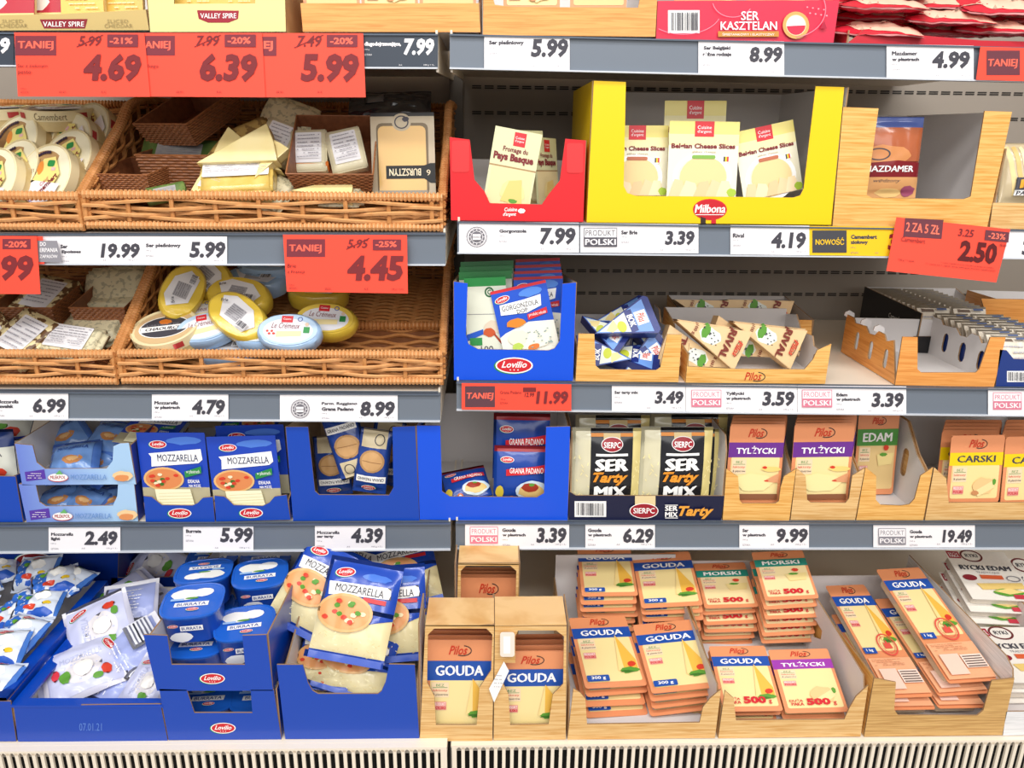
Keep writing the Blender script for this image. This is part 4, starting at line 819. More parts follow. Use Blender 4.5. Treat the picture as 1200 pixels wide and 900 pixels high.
put('grana_bag', (578, 588), (642, 589), (610, 522), YF + .035, 8, 'blue Grana Padano bag with a pasta plate, front of the blue carton')
put('grana_bag', (577, 560), (642, 561), (610, 484), YF + .075, 6, 'blue Grana Padano bag standing higher behind the front one')
toss('grana_bag', 545, 568, YF + .07, .085, .07, 62, 14, 'blue Grana Padano bag lying at the left of the blue carton')
def f(g):
    g.barcode(673.5, 583.5, 710.5, 602, seed=8); g.rect(744, 576.5, 768, 588, mat('#e4cf9f', .4)); g.ell(754.5, 594, 17, 9, PURE); g.ell(754.5, 594, 16, 8.2, mat('#9c1f2c', .4)); g.text('SIERPC', 742, 590.5, 767, 597, PURE, .02)
    g.text('SER', 779, 588, 794, 594, PURE, .04); g.text('MIX', 779, 595, 794, 601, PURE, .04); g.line(779, 587, 794, 587, .8, PURE); g.line(779, 602, 794, 602, .8, PURE); g.text('Tarty', 795, 588, 836, 603, mat('#eba23c', .4), .04, .35)
sb = carton('dark navy Sierpc box with white and orange lettering', [(666.5, 605.5), (845, 608), (849.5, 577.5), (675, 577), (670, 574), (667.5, 572.5)], .22, mat('#14183a', .35, coat=.2), prints=f, hb=.155, sl=[(.01, 0), (1, 0), (1, .155), (.15, .155), (.01, .05)], sr=[(.01, 0), (1, 0), (1, .155), (.12, .155), (.05, .13), (.01, .05)])
def f(g):
    W, H = 82, 100
    g.rect(0, 0, 22, H, mat('#d9d3b4', .25, coat=.5)); g.rect(62, 0, W, H, mat('#e3d28c', .25, coat=.5)); g.rect(22, 0, 72, H, mat('#1a1a20', .25, coat=.5)); g.rect(22, 6, 72, 10, mat('#e08a2c', .4)); g.rect(37, 6, 57, 22, mat('#ddc48e', .4))
    g.ell(47, 19, 13, 9, mat('#9c1f2c', .4)); g.ring(47, 19, 13, 9, .8, PURE); g.text('SIERPC', 37, 16, 57, 23, PURE, .02); g.rect(28, 30, 66, 33, PURE)
    g.text('SER', 27, 36, 67, 52, PURE, .06); g.text('Tarty', 25, 53, 67, 70, mat('#f09a30', .4), .04, .35); g.text('MIX', 27, 71, 66, 87, PURE, .06)
    r = random.Random(5)
    for i in range(34):
        x = r.choice((r.uniform(3, 19), r.uniform(74, 80))); y = r.uniform(25, 95); g.line(x, y, x + r.uniform(-3, 3), y + r.uniform(2, 4), .9, mat('#f0e2a4', .4))
pillow('sierpc_bag', 82, 100, .026, f, mat('#cfcbc0', .22, coat=.5), seal=.05, crinkle=.0022, seed=5)
for i, (a, b, c, yy) in enumerate((((668, 592), (747, 592), (708, 501), .03), ((747, 592), (829, 592), (785, 500), .032), ((755, 583), (842, 583), (797, 502), .06), ((672, 575), (757, 575), (712, 486), .10), ((758, 574), (846, 574), (800, 485), .11))):
    put('sierpc_bag', a, b, c, YF + yy, 5, ['Sierpc grated cheese bag at the front left of the navy box', 'Sierpc grated cheese bag at the front right of the navy box', 'Sierpc grated cheese bag peeping out behind the front right one', 'Sierpc grated cheese bag in the back row, left', 'Sierpc grated cheese bag in the back row, right'][i])
# wooden cartons with slices
def wside(hf, hb): return [(.01, 0), (1, 0), (1, hb), (.42, hb), (.22, hf + .03), (.08, hf + .012), (.01, hf)]
h1 = .075
t1 = carton('wood-patterned carton of Tylżycki slices, left one beside the Sierpc box', [(847, 608), (925, 609), (933, 548), (919, 557), (915, 570), (913, 586), (909, 588.5), (870, 588.5), (867, 585), (865, 557), (851.5, 548)], .24, WOOD, hb=.16, sl=wside(h1, .15), sr=wside(h1, .15), back=.12)
t2 = carton('wood-patterned carton of Tylżycki slices, right one beside the Edam carton', [(926.5, 609), (1002, 609), (1013.5, 548), (999, 557), (995, 584), (991, 589), (950, 588.5), (946, 585), (944, 557), (933.5, 548)], .24, WOOD2, hb=.16, sl=wside(h1, .15), sr=wside(h1, .15), back=.12)
t3 = carton('half empty wood-patterned carton of Edam slices with a grip hole', [(1003.5, 609), (1082, 609), (1093.5, 547), (1079, 557), (1072, 584), (1066, 590.5), (1056, 592), (1032, 591), (1026.5, 585), (1027, 557), (1014.5, 547)], .24, WOOD, hb=.16, sl=wside(h1, .15), sr=wside(h1, .15), back=.12, hsr=[[(p[0], p[1]) for p in oval(.085, .075, .02, .055)]])
t4 = carton('wide wood-patterned carton of yellow Carski slices', [(1084, 609), (1268, 608), (1275, 548), (1250, 558), (1245, 588), (1112, 588.5), (1109, 560), (1095, 547)], .24, WOOD2, hb=.16, sl=wside(h1, .15), back=.12)
for i in range(4): put('tylzycki_slices', (849 + i, 591 - i * 5), (912 + i, 591 - i * 5), (885, 497 - i * 3.5), YF + .022 + i * .022, 5, f'Tylżycki slices pack with a purple band in the left carton, {["frontmost","second","third","fourth"][i]}', group='Tylżycki packs in the left carton')
for i in range(4): put('tylzycki_slices', (924 + i, 592 - i * 5), (993 + i, 591 - i * 5), (957, 496 - i * 3.5), YF + .022 + i * .022, 5, f'Tylżycki slices pack with a purple band in the right carton, {["frontmost","second","third","fourth"][i]}', group='Tylżycki packs in the right carton')
put('edam_slices', (999, 580), (1046, 579), (1028, 484), YF + .10, 6, 'Edam slices pack with a green band at the back of its carton')
put('edam_slices', (1000, 574), (1047, 573), (1030, 481), YF + .125, 6, 'second Edam slices pack behind the first')
put('carski_slices', (1108, 590), (1170, 589), (1150, 510), YF + .022, 8, 'Carski slices pack with a yellow band, front left of its carton')
put('carski_slices', (1172, 592), (1236, 590), (1212, 511), YF + .022, 8, 'Carski slices pack with a yellow band cut by the right picture edge')
for i in range(4): put('carski_slices', (1096 + i, 583 - i * 3), (1162 + i, 583 - i * 3), (1130, 504 - i * 4), YF + .05 + i * .02, 8, f'Carski slices pack behind the front left one, {ORD[i]} row', group='Carski packs behind the front')
for i in range(4): put('carski_slices', (1166 + i, 583 - i * 3), (1232 + i, 583 - i * 3), (1200, 504 - i * 4), YF + .05 + i * .02, 8, f'Carski slices pack behind the one at the picture edge, {ORD[i]} row', group='Carski packs behind the front')

# ================================================================ left side, fourth shelf
LBM = gradmat('#6b83d6', '#a9ccee', 0, .15)
def mz(y0, x0, sh):
    def f(g):
        g.poly([(x0, y0 + 1), (x0 + 23, y0 - 2), (x0 + 25, y0 + 9), (x0 + 2, y0 + 12)], mat('#5a3aa6', .4)); g.scribble(x0 + 4, y0 + 2, x0 + 21, y0 + 9, PURE, 3, 2)
        g.ell(x0 + 40, y0 + 7, 12, 5, mat('#c9404e', .4)); g.ell(x0 + 40, y0 + 6.5, 11.5, 4.6, PURE); g.text('MLEKPOL', x0 + 31, y0 + 4.5, x0 + 49, y0 + 8.5, mat('#b03040', .4), .02); g.poly([(x0 + 37, y0 + 3), (x0 + 46, y0 + 3), (x0 + 42, y0 - 2)], mat('#6db56a', .4))
        g.text('MOZZARELLA', x0 + 55, y0 + 3, x0 + 97, y0 + 9, mat('#6f97d2', .4), .01)
        g.splat(x0 + 116, y0 + 5, 13, 7, mat('#f2cf9c', .4), 4); g.splat(x0 + 115, y0 + 7, 10, 4.5, mat('#e2935a', .4), 6)
    return f
carton('light blue Mozzarella box, lower of the two stacked at the left', [(32, 615.5), (162.5, 614.5), (157.5, 570), (139, 570.5), (138, 585), (133, 596), (55, 597), (47, 592), (42.5, 572), (22.5, 571)], .22, LBM, prints=mz(601, 35, 0), hb=.055, sidemo=mat('#2a3c92', .4))
carton('light blue Mozzarella box, upper of the two stacked at the left', [(26, 568.5), (159.5, 567.5), (151, 519), (141, 519.5), (133, 523), (132, 540), (125, 549), (53, 549.5), (43, 542), (38, 522), (17.5, 520)], .22, LBM, prints=mz(552, 29, 0), hb=.075, hr=.07, sidemo=mat('#2a3c92', .4))
def f(g):
    g.rect(8, 10, 62, 70, mat('#6f98d6', .25, coat=.5)); g.splat(38, 46, 15, 10, mat('#c98a54', .35), 4); g.splat(38, 44, 9, 5, mat('#e3b57c', .35), 6); g.text('MOZZARELLA', 14, 18, 56, 25, mat('#2a4a9a', .4), .02)
pillow('ball_bag', 70, 80, .045, f, mat('#4f78c6', .2, coat=.6), crinkle=.006, seed=9, sm=mat('#3c5fb0', .25, coat=.5))
for i, (x, y, Y, t, r_) in enumerate(((88, 541, .07, 55, 10), (118, 543, .10, 60, -30), (78, 515, .14, 50, 40), (132, 515, .13, 60, -10), (70, 590, .06, 60, 25), (103, 590, .06, 62, -20), (128, 590, .07, 60, 15))):
    toss('ball_bag', x, y, YF + .0 + Y, .085, .085, t, r_, f'light blue mozzarella ball bag, {ORD[i] if i < 4 else ORD[i-4]} from the front in the {"upper" if i < 4 else "lower"} light blue box', cat='cheese bag', name='cheese_bag', sy=.8)
carton('blue carton corner at the left picture edge below the tomato pack', [(-90, 617.5), (28, 616.5), (19, 563.5), (-90, 562)], .2, BLUE, hb=.05)
def mozface(g):
    W, H = 80, 86
    g.rect(0, 0, W, H, mat('#1a44b8', .3, coat=.4)); g.rect(0, 62, W, H, mat('#b9b090', .2, coat=.6)); g.splat(55, 9, 22, 5, mat('#4f7ed8', .35), 8)
    lovilio(g, 24, 13, 21); g.poly([(15, 27), (12, 23), (74, 18), (75, 30), (70, 34), (14, 38)], PURE); g.text('MOZZARELLA', 22, 24, 70, 32, mat('#26345e', .4), .01)
    g.ell(27, 52, 24, 13.5, mat('#e6b878', .35)); g.ell(27, 52, 21.5, 11.5, mat('#dd8a54', .35)); r = random.Random(8)
    for i in range(16): g.splat(27 + r.uniform(-15, 15), 52 + r.uniform(-7, 7), 3.4, 2, [TOM, LEAFD, mat('#f1e4be', .4), TOM][i % 4], i, 8)
    g.poly([(53, 43), (73, 37), (73, 45), (53, 50)], LGREEN); g.text('w plastrach', 55, 41, 71, 46, PURE); g.text('IDEALNA', 56, 52, 70, 56, PURE, .02); g.text('NA PIZZĘ', 57, 57.5, 71, 61.5, PURE, .02)
    g.poly([(16, 63), (58, 63), (62, 84), (18, 85)], mat('#f3eecb', .4))
    for i in range(5): g.line(20, 68 + i * 3.4, 60, 67 + i * 3.5, .5, mat('#d9cf9c', .5))
slab('mozzarella_slices', 80, 86, .012, mozface, r=3, mfilm=mat('#1a44b8', .3), tray=.016, traym=mat('#c6cdd8', .2, coat=.4))
def f(g): lovilio(g, 211, 603, 28)
carton('small blue carton of mozzarella slices, left of the pair', [(171, 613), (252, 613), (249.5, 584), (238, 585), (232, 591), (226, 594), (190, 593.5), (183, 588), (178, 584), (168.5, 583)], .22, BLUE, prints=f, hb=.09, hl=.035, hr=.035)
def f(g): lovilio(g, 294.7, 603, 28)
carton('small blue carton of mozzarella slices, right of the pair', [(253.5, 613), (340.5, 611), (336, 582), (322, 584), (316, 591), (308, 595), (274, 594), (268, 588), (263, 584), (251.5, 583)], .22, BLUE, prints=f, hb=.09, hl=.035, hr=.035)
put('mozzarella_slices', (170, 595), (248, 595), (203, 507), YF + .02, 3, 'mozzarella slices pack with pizza picture in the left small blue carton')
put('mozzarella_slices', (252, 597), (331, 595), (285, 511), YF + .02, 3, 'mozzarella slices pack with pizza picture in the right small blue carton')
put('mozzarella_slices', (262, 580), (340, 578), (300, 498), YF + .05, 3, 'mozzarella slices pack standing behind the right pizza pack')
toss('mozzarella_slices', 180, 501, YF + .10, .10, .10, 72, -10, 'mozzarella slices pack lying on top at the back between the cartons')
toss('mozzarella_slices', 290, 501, YF + .10, .10, .10, 70, 175, 'upside down mozzarella slices pack lying on top at the back right')
def f(g):
    W, H = 60, 60
    g.rect(0, 0, W, 20, mat('#16306e', .3)); g.rect(0, 20, W, H, mat('#d5d7cc', .3)); g.text('MOZZARELLA', 2, 24, 50, 31, INK, .01); g.splat(42, 50, 10, 7, TOM, 4); g.splat(28, 42, 12, 5, LEAF, 6); g.rect(0, 56, W, H, mat('#1a44b8', .3))
pillow('tomato_pack', 60, 60, .03, f, mat('#16306e', .3, coat=.4), crinkle=.002)
put('tomato_pack', (-42, 563), (22, 561), (0, 503), YF + .04, 10, 'mozzarella pack with tomato picture at the left picture edge')
toss('tomato_pack', 8, 498, YF + .12, .09, .08, 60, 10, 'dark pack lying behind the tomato pack at the left picture edge')
gb2 = carton('blue carton of brown-windowed Grana Padano wedges on the fourth left shelf', [(343.5, 611), (491.5, 610.5), (486.5, 500), (460, 501), (461, 572), (456, 581), (374, 580.5), (369, 576), (361, 501), (335, 501)], .24, BLUE, mi=mat('#c9b49a', .6), hb=.13)
def f(g):
    W, H = 46, 96
    g.rect(0, 0, W, H, mat('#1c3f8e', .25, coat=.5)); g.rect(6, 0, 40, 26, mat('#d8c8a4', .35)); g.ring(30, 14, 7, 8, 1.3, INK); g.ell(23, 46, 17, 17, mat('#b48a5c', .35)); g.ell(23, 46, 14, 14, mat('#cda06c', .35)); g.line(10, 46, 36, 48, .8, mat('#8a5f38', .5))
    g.rect(4, 68, 44, 78, PURE); g.text('GRANA PADANO', 6, 70.5, 42, 75.5, INK, .01, 0, 180); lovilio(g, 22, 87, 20, 180)
pillow('grana_wedge', 46, 96, .026, f, mat('#1c3f8e', .22, coat=.6), crinkle=.0022, seed=6)
toss('grana_wedge', 437, 540, YF + .04, .058, .115, 8, -8, 'Grana Padano wedge pack leaning right in the blue carton, window facing out')
toss('grana_wedge', 408, 520, YF + .05, .062, .12, 10, 197, 'Grana Padano wedge pack tilted upside down in the middle of the blue carton')
toss('grana_wedge', 390, 545, YF + .09, .062, .11, 12, 5, 'Grana Padano wedge pack in the shadow at the left of the blue carton')
toss('grana_wedge', 452, 530, YF + .1, .058, .12, 10, -10, 'Grana Padano wedge pack at the right rear of the blue carton')
# ================================================================ bottom deck
Y1 = YD
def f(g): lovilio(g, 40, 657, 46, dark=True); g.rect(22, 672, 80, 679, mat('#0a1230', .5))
carton('blue carton coloured darker for shade with an oval logo, at the back left of the deck', [(-60, 700), (137, 698), (139, 640), (-60, 640)], .16, BLUE_SHADED, mi=BLUE_SHADED, Y=1.36, prints=f, hb=.1)
carton('blue carton behind the white mozzarella bags, coloured darker for the shade of the lowest shelf', [(130, 712), (214, 711), (214, 675), (130, 676)], .14, BLUE_SHADED, Y=1.36, hb=.05)
def deckbox(*a, **k):
    k.setdefault('Y', Y1); return carton(*a, **k)
ltray = deckbox('blue tray of small mozzarella bags at the left picture edge', [(-150, 866), (18, 864), (11, 817), (-150, 817)], .33, BLUE, hb=.082)
mb = MB(); mb.box(ltray['w'] - .022, ltray['w'], .0, .33, .078, .083, BLUE); mb.box(ltray['w'] - .05, ltray['w'] + .0, .0, .02, .078, .083, BLUE); mb.obj('folded_rim', ltray)
def f(g): g.text('07.01.21', 92, 842, 118.5, 851, mat('#5f86d6', .4), .0)
wtray = deckbox('blue tray of white mozzarella bags stamped 07.01.21', [(20, 864), (196, 864), (187, 820), (15, 822)], .33, BLUE, mi=mat('#e7e2dc', .6), prints=f, hb=.07)
mb = MB(); mb.box(0, wtray['w'], -.001, .016, wtray['w'] * 0 + .066, .07, BLUE); mb.box(.0, .02, .016, .33, .066, .07, BLUE); mb.obj('folded_rim', wtray)
def f(g):
    W, H = 60, 60
    g.rect(3, 3, 57, 57, mat('#d9e2f0', .3, coat=.4)); g.splat(14, 30, 11, 24, mat('#2f6ac8', .3), 3); g.splat(40, 50, 18, 7, mat('#2a5cc0', .3), 5); g.splat(38, 22, 11, 9, mat('#fbfaf4', .3), 4); g.splat(26, 40, 9, 5, mat('#d8452c', .35), 6); g.splat(46, 36, 6, 4, mat('#e8c32e', .35), 7); g.splat(20, 20, 6, 4, LEAF, 7)
    lovilio(g, 34, 10, 20)
pillow('mini_bag', 60, 60, .035, f, mat('#4a7ed2', .25, coat=.5), crinkle=.007, seed=4, sm=mat('#cdd9ee', .3, coat=.4))
r = random.Random(11)
for i in range(24):
    c, q = i % 4, i // 4
    fx, fd = .245 + c * .075 + r.uniform(-.012, .012), .03 + q * .062
    put_w('mini_bag', in_box(ltray, ltray['w'] - .285 + c * .064 + r.uniform(-.01, .01), 0.02 + q * .05, .05 + q * .008 + (i % 2) * .012 + r.uniform(-.005, .01), rz=r.uniform(-.6, .6), rx=-1.2 + r.uniform(-.3, .3), ry=r.uniform(-.4, .4)), .08, .072, f'small mozzarella bag in the left edge tray, {["left","middle left","middle right","right"][c]} column, {ORD[q]} from front', cat='cheese bag', name='cheese_bag')
def f(g):
    W, H = 80, 100
    g.rect(5, 0, 75, H, mat('#cdd1ef', .3, coat=.4)); g.ell(44, 46, 20, 22, mat('#e6e2e6', .3)); g.text('MOZZARELLA', 2, 42, 50, 50, mat('#b8bede', .3), .01, 0, -90); lovilio(g, 20, 14, 24, -20)
    g.splat(58, 20, 9, 6, TOM, 3); g.splat(64, 30, 5, 7, LEAF, 6); g.splat(50, 66, 11, 7, LEAF, 2); g.splat(42, 76, 9, 5, mat('#d63a48', .35), 5); g.ell(46, 44, 11, 11, mat('#f6f3ee', .3)); g.rect(8, 86, 72, 92, mat('#e9e7f5', .3))
pillow('white_bag', 80, 100, .04, f, mat('#dcdcee', .3, coat=.4), crinkle=.007, seed=8, sm=mat('#efeff8', .3, coat=.4))
def f(g):
    W, H = 80, 100
    g.rect(4, 6, 76, 94, mat('#aab6ea', .3, coat=.4)); g.scribble(10, 14, 60, 50, PURE, 7, 5); g.rect(36, 60, 74, 90, mat('#eef0f8', .3))
    for i in range(6): g.rect(38, 63 + i * 4.5, 72, 65 + i * 4.5, mat('#6b6d80', .4))
pillow('white_bag_back', 80, 100, .04, f, mat('#dcdcee', .3, coat=.4), crinkle=.007, seed=12, sm=mat('#f3f3fa', .3, coat=.4))
for key, x, y, Y, t, ro, w_, h_, lb in (('white_bag', 96, 786, 1.10, 66, -62, .105, .135, 'white mozzarella bag in front with green leaf, logo at its left end'), ('white_bag', 120, 744, 1.17, 52, 28, .11, .14, 'white mozzarella bag standing up behind the front one, tomato at top left'), ('white_bag_back', 152, 772, 1.13, 58, 130, .11, .14, 'white mozzarella bag with its striped lilac back up, right of the front one'),
    ('white_bag_back', 146, 800, 1.10, 70, 70, .10, .12, 'lilac printed mozzarella bag at the front right of the stamped tray'), ('white_bag', 172, 806, 1.075, 55, -20, .07, .10, 'white mozzarella bag with logo squeezed against the tub boxes'), ('white_bag', 70, 806, 1.10, 76, 80, .10, .12, 'white mozzarella bag flattened under the front one at the left'), ('white_bag_back', 152, 722, 1.24, 50, 10, .10, .13, 'white mozzarella bag leaning up at the back of the stamped tray'), ('white_bag', 148, 705, 1.30, 70, 140, .11, .13, 'grey shaded mozzarella bag at the far back of the stamped tray'), ('white_bag', 185, 668, 1.42, 55, 60, .11, .13, 'white bag in the shade under the lowest shelf, behind the tubs')):
    toss(key, x, y, Y, w_, h_, t, ro, lb, cat='cheese bag', name='cheese_bag', sy=.8)
# tubs
def tub():
    mb = MB(); n = 28
    def ring(a, b, z, m): 
        pts = []
        for i in range(n):
            t = 2 * math.pi * i / n; c, s_ = math.cos(t), math.sin(t); pts.append((a * math.copysign(abs(c) ** .62, c), b * math.copysign(abs(s_) ** .62, s_), z))
        return pts
    cup = mat('#1a4cb4', .28, coat=.4); lid = mat('#1f63cc', .25, coat=.5)
    lv = [(.034, .032, 0, cup), (.041, .039, .004, cup), (.046, .044, .05, cup), (.0475, .0455, .052, lid), (.0475, .0455, .055, lid), (.044, .042, .0555, lid), (.0435, .0415, .0545, lid)]
    k = 0; vs = []
    for a, b, z, m in lv: vs += ring(a, b, z, m)
    for i in range(len(lv) - 1):
        mb.add([], [], lv[i + 1][3]); 
    mb.v = [tuple(v) for v in vs]
    for i in range(len(lv) - 1):
        q = mb.mi(lv[i + 1][3])
        for j in range(n): a = i * n; mb.f.append([a + j, a + (j + 1) % n, a + n + (j + 1) % n, a + n + j]); mb.m.append(q)
    mb.f.append(list(range(n))[::-1]); mb.m.append(mb.mi(cup)); mb.f.append([(len(lv) - 1) * n + j for j in range(n)]); mb.m.append(mb.mi(lid))
    root = mb.data('mozzarella_tub', 'auto')
    g = G(lambda x, y, l: (x, -y, .0548 + l * LAY)); g.splat(-.014, -.016, .024, .016, mat('#f4f3ee', .3), 4, 14, .15); g.splat(.012, -.02, .018, .012, PURE, 6, 12, .1); g.splat(-.002, -.006, .012, .003, LEAF, 6)
    g.rect(-.026, .005, .026, .016, PURE); g.text('BURRATA', -.022, .007, .022, .014, mat('#2c4f9a', .4), .02); lovilio(g, .004, .024, .02); g.rect(-.034, -.004, -.014, .001, mat('#9cc3ee', .4))
    g2 = G(lambda x, y, l: (x, -(.0435 + (y + .04) * -.1) - .0016 - l * LAY, -y)); g2.rect(-.012, -.04, .022, -.03, PURE); g2.text('BURRATA', -.01, -.038, .02, -.032, mat('#2c4f9a', .4), .02); g2.splat(-.012, -.018, .018, .011, mat('#eef0f4', .3), 4, 12, .15); lovilio(g2, -.022, -.041, .016)
    DES['tub'] = dict(W=1, H=1, root=root, parts=[('lid_print', g.data('lid_print')), ('cup_print', g2.data('cup_print'))])
tub()
def f(g): lovilio(g, 262, 855.5, 30)
tb1 = deckbox('blue tub box, lower of two stacked, with an oval logo', [(198, 870), (330, 869), (321, 811), (294, 811), (296, 838), (228, 838), (219, 811), (187, 810)], .30, BLUE, prints=f)
def f(g): lovilio(g, 249, 795, 30)
tb2 = deckbox('blue tub box, upper of two stacked, heaped with tubs', [(184, 809.5), (320, 809.5), (312, 744), (284, 745), (287, 779), (201, 779), (196, 745), (168, 744)], .30, BLUE, prints=f, hb=.085)
def tubat(x, y, Y, rz, lb, dz=0, rx=0): 
    M = Matrix.Translation(P(x, y, Y) + Vector((0, 0, dz))) @ Matrix.Rotation(math.radians(rz), 4, 'Z') @ Matrix.Rotation(math.radians(rx), 4, 'X') @ Matrix.Translation((0, 0, -.0555)); put_m('tub', M, lb, 'cheese tub', 'blue Burrata tubs', 'cheese_tub')
for x, y, Y, rz, lb, dz, rx in ((226, 703, 1.08, 8, 'blue Burrata tub on top of the front left column', 0, 3), (232, 750, 1.075, 4, 'blue Burrata tub under the front left one', 0, 0), (287, 729, 1.075, 12, 'blue Burrata tub at the front right of the upper box', 0, 2), (239, 668, 1.19, 190, 'blue Burrata tub upside-down label, back left of the heap', 0, 4), (305, 671, 1.19, 12, 'blue Burrata tub at the back right of the heap', 0, 3), (240, 700, 1.185, 10, 'blue Burrata tub under the back left one', -.02, 0), (303, 710, 1.19, 5, 'blue Burrata tub under the back right one', 0, 0), (250, 650, 1.30, 6, 'blue Burrata tub under the shelf, far back left', 0, 0), (312, 650, 1.30, 8, 'blue Burrata tub under the shelf, far back right', 0, 0),
    (246, 813, 1.07, 4, 'blue Burrata tub seen through the gap of the lower tub box, left', 0, 0), (305, 812, 1.07, 4, 'blue Burrata tub seen through the gap of the lower tub box, right', 0, 0)): tubat(x, y, Y, rz, lb, dz, rx)
# grated mozzarella
gx = deckbox('deep blue box overfilled with bags of grated mozzarella', [(334.5, 868), (491.5, 868), (486, 781), (456, 780.5), (452, 801), (447, 812), (443, 815), (373, 815), (366, 811), (361, 802), (355, 781), (324.5, 781)], .31, BLUE, hb=.16, sl=[(.01, 0), (1, 0), (1, .17), (.5, .15), (.01, .112)], sr=[(.01, 0), (1, 0), (1, .17), (.5, .15), (.01, .112)])
def f(g):
    W, H = 80, 92
    g.rect(0, 0, W, 44, mat('#1b49b4', .25, coat=.5)); g.poly([(0, 44), (W, 44), (W, 50), (52, 58), (30, 60), (0, 50)], mat('#1b49b4', .25, coat=.5)); g.splat(54, 15, 18, 4, mat('#4a7ad8', .3), 3)
    lovilio(g, 20, 14, 22, -8); g.poly([(6, 24), (72, 22), (74, 32), (8, 36)], PURE); g.text('MOZZARELLA', 14, 25, 66, 32, INK, .01); g.rect(46, 34, 70, 38, LREDM)
    g.ell(30, 50, 30, 17, mat('#e4b478', .35)); g.ell(30, 50, 27, 14.5, mat('#e9a368', .35)); r = random.Random(3)
    for i in range(16): g.splat(30 + r.uniform(-20, 20), 50 + r.uniform(-10, 9), 3.8, 2.4, [TOM, LEAF, mat('#f4e6b8', .4)][i % 3], i, 8)
    for i in range(46): x, y = r.uniform(4, 76), r.uniform(68, 84); g.line(x, y, x + r.uniform(-4, 4), y + r.uniform(-2, 2), .7, mat(r.choice(['#f4eac0', '#e3cf94']), .4))
    g.rect(0, 86, W, H, BLUE)
pillow('grated_bag', 80, 92, .03, f, mat('#ecdfae', .3, coat=.5), crinkle=.004, seed=2, sm=mat('#1c46b0', .25, coat=.5))
for x, y, Y, w_, h_, t, ro, lb in ((418, 716, 1.10, .125, .165, 40, -10, 'grated mozzarella bag on top of the heap, pizza picture facing out'), (374, 690, 1.16, .12, .16, 40, -26, 'grated mozzarella bag behind the top one at the left, darker corner'), (462, 718, 1.14, .11, .16, 36, 4, 'grated mozzarella bag behind the top one at the right'), (418, 774, 1.085, .12, .12, 50, -16, 'grated mozzarella bag under the top one, its blue seam slanting down right'), (384, 770, 1.10, .10, .12, 55, -6, 'grated mozzarella bag under the top one at the left'), (388, 797, 1.075, .075, .09, 45, -12, 'grated mozzarella bag in the opening of the box, left'), (428, 797, 1.075, .075, .09, 45, 6, 'grated mozzarella bag in the opening of the box, right'),
    (408, 668, 1.25, .12, .14, 50, -15, 'grated mozzarella bag at the back of the heap, label half lit'), (472, 668, 1.25, .125, .15, 45, 14, 'grated mozzarella bag at the back right of the heap'), (440, 655, 1.31, .12, .14, 40, 8, 'grated mozzarella bag far back under the lowest shelf')):
    toss('grated_bag', x, y, Y, w_, h_, t, ro, lb, cat='cheese bag', name='cheese_bag')
# gouda boxes with windows
def px_hole(front, Y, hole, tilt=0):
    M, _ = frame_at(front[0], front[1], Y, tilt); Mi = M.inverted(); o = []
    for x, y in hole: p = local_of(M, Mi, x, y); o.append((p.x, p.z))
    return o
def lidbox(label, fr, hole, d, ybk, Y=Y1, **k):
    """closed-top box: px of the front, window hole, a lid sloping back to photo row ybk"""
    o = carton(label, fr, d, WOOD2, Y=Y, frontholes=[px_hole(fr, Y, hole)], back=.1, **k)
    M = o.matrix_basis; Mi = M.inverted(); l = local_of(M, Mi, fr[3][0], fr[3][1]); r_ = local_of(M, Mi, fr[2][0], fr[2][1]); zt = min(l.z, r_.z)
    x0, x1 = l.x, r_.x; q = Q(fr[3][0], ybk, (M @ Vector((0, 0, zt))).z); yy = (Mi @ q).y; d2 = min(d, yy)
    mb = MB(); mb.add([(x0, 0, zt + .001), (x1, 0, zt + .001), (x1, d2, zt + .003), (x0, d2, zt + .003), (x0, 0, zt - .001), (x1, 0, zt - .001), (x1, d2, zt + .001), (x0, d2, zt + .001)], [(0, 1, 2, 3), (7, 6, 5, 4), (0, 4, 5, 1), (1, 5, 6, 2), (2, 6, 7, 3), (3, 7, 4, 0)], WOOD2); mb.obj('lid', o)
    return o
hole = [(501.5, 744), (509, 737), (570, 737), (577, 744), (575.5, 786), (562, 806), (558.5, 850), (511, 850), (509, 816), (500.5, 800)]
lidbox('tall wood-patterned Gouda box with an open window, left of the pair', [(492, 868.8), (577, 868.8), (579, 733), (498.5, 733)], hole, .085, 702)
hole = [(604, 744), (607, 737), (652, 737), (661, 744), (660, 800), (648, 812), (643, 847), (598, 848), (596, 812), (590, 800), (590, 775), (604, 775)]
b2 = lidbox('tall wood-patterned Gouda box with a torn window, right of the pair', [(578.5, 866), (663, 865), (664, 732), (580, 732)], hole, .085, 701)
M = b2.matrix_basis; g = printer(M, -.004); g.poly([(573, 807), (590.5, 775), (596.5, 786), (579, 823)], PURE); g.scribble(579, 790, 589, 806, PALETXT, 4, 2)
g.rrect(586, 739, 603, 768, 3, mat('#efe3d6', .4)); g.rect(590, 744, 598, 764, PURE); link('torn_flap', g.data('torn_flap'), b2)
for i in range(4): put('gouda_slices', (500 + (i > 0), 856 - i * 4), (576.5, 856 - i * 4), (538, 750 - i * 5.5), Y1 + .012 + i * .019, 3, f'Gouda slices pack with a blue band in the left tall box, {ORD[i]} from the front', group='Gouda packs in the left tall box')
for i in range(4): put('gouda_slices', (583 + (i > 0), 856 - i * 4), (661.5, 855 - i * 4), (620, 763 - i * 6.5), Y1 + .012 + i * .019, 3, f'Gouda slices pack with a blue band in the right tall box, {ORD[i]} from the front', group='Gouda packs in the right tall box')
fr = [(533, 800), (606, 800), (608, 661), (537, 661)]
lidbox('wood-patterned Gouda box standing behind the pair under the shelf', fr, [(540, 670), (546, 664), (598, 664), (605, 670), (603, 780), (540, 780)], .1, 641, Y=1.14)
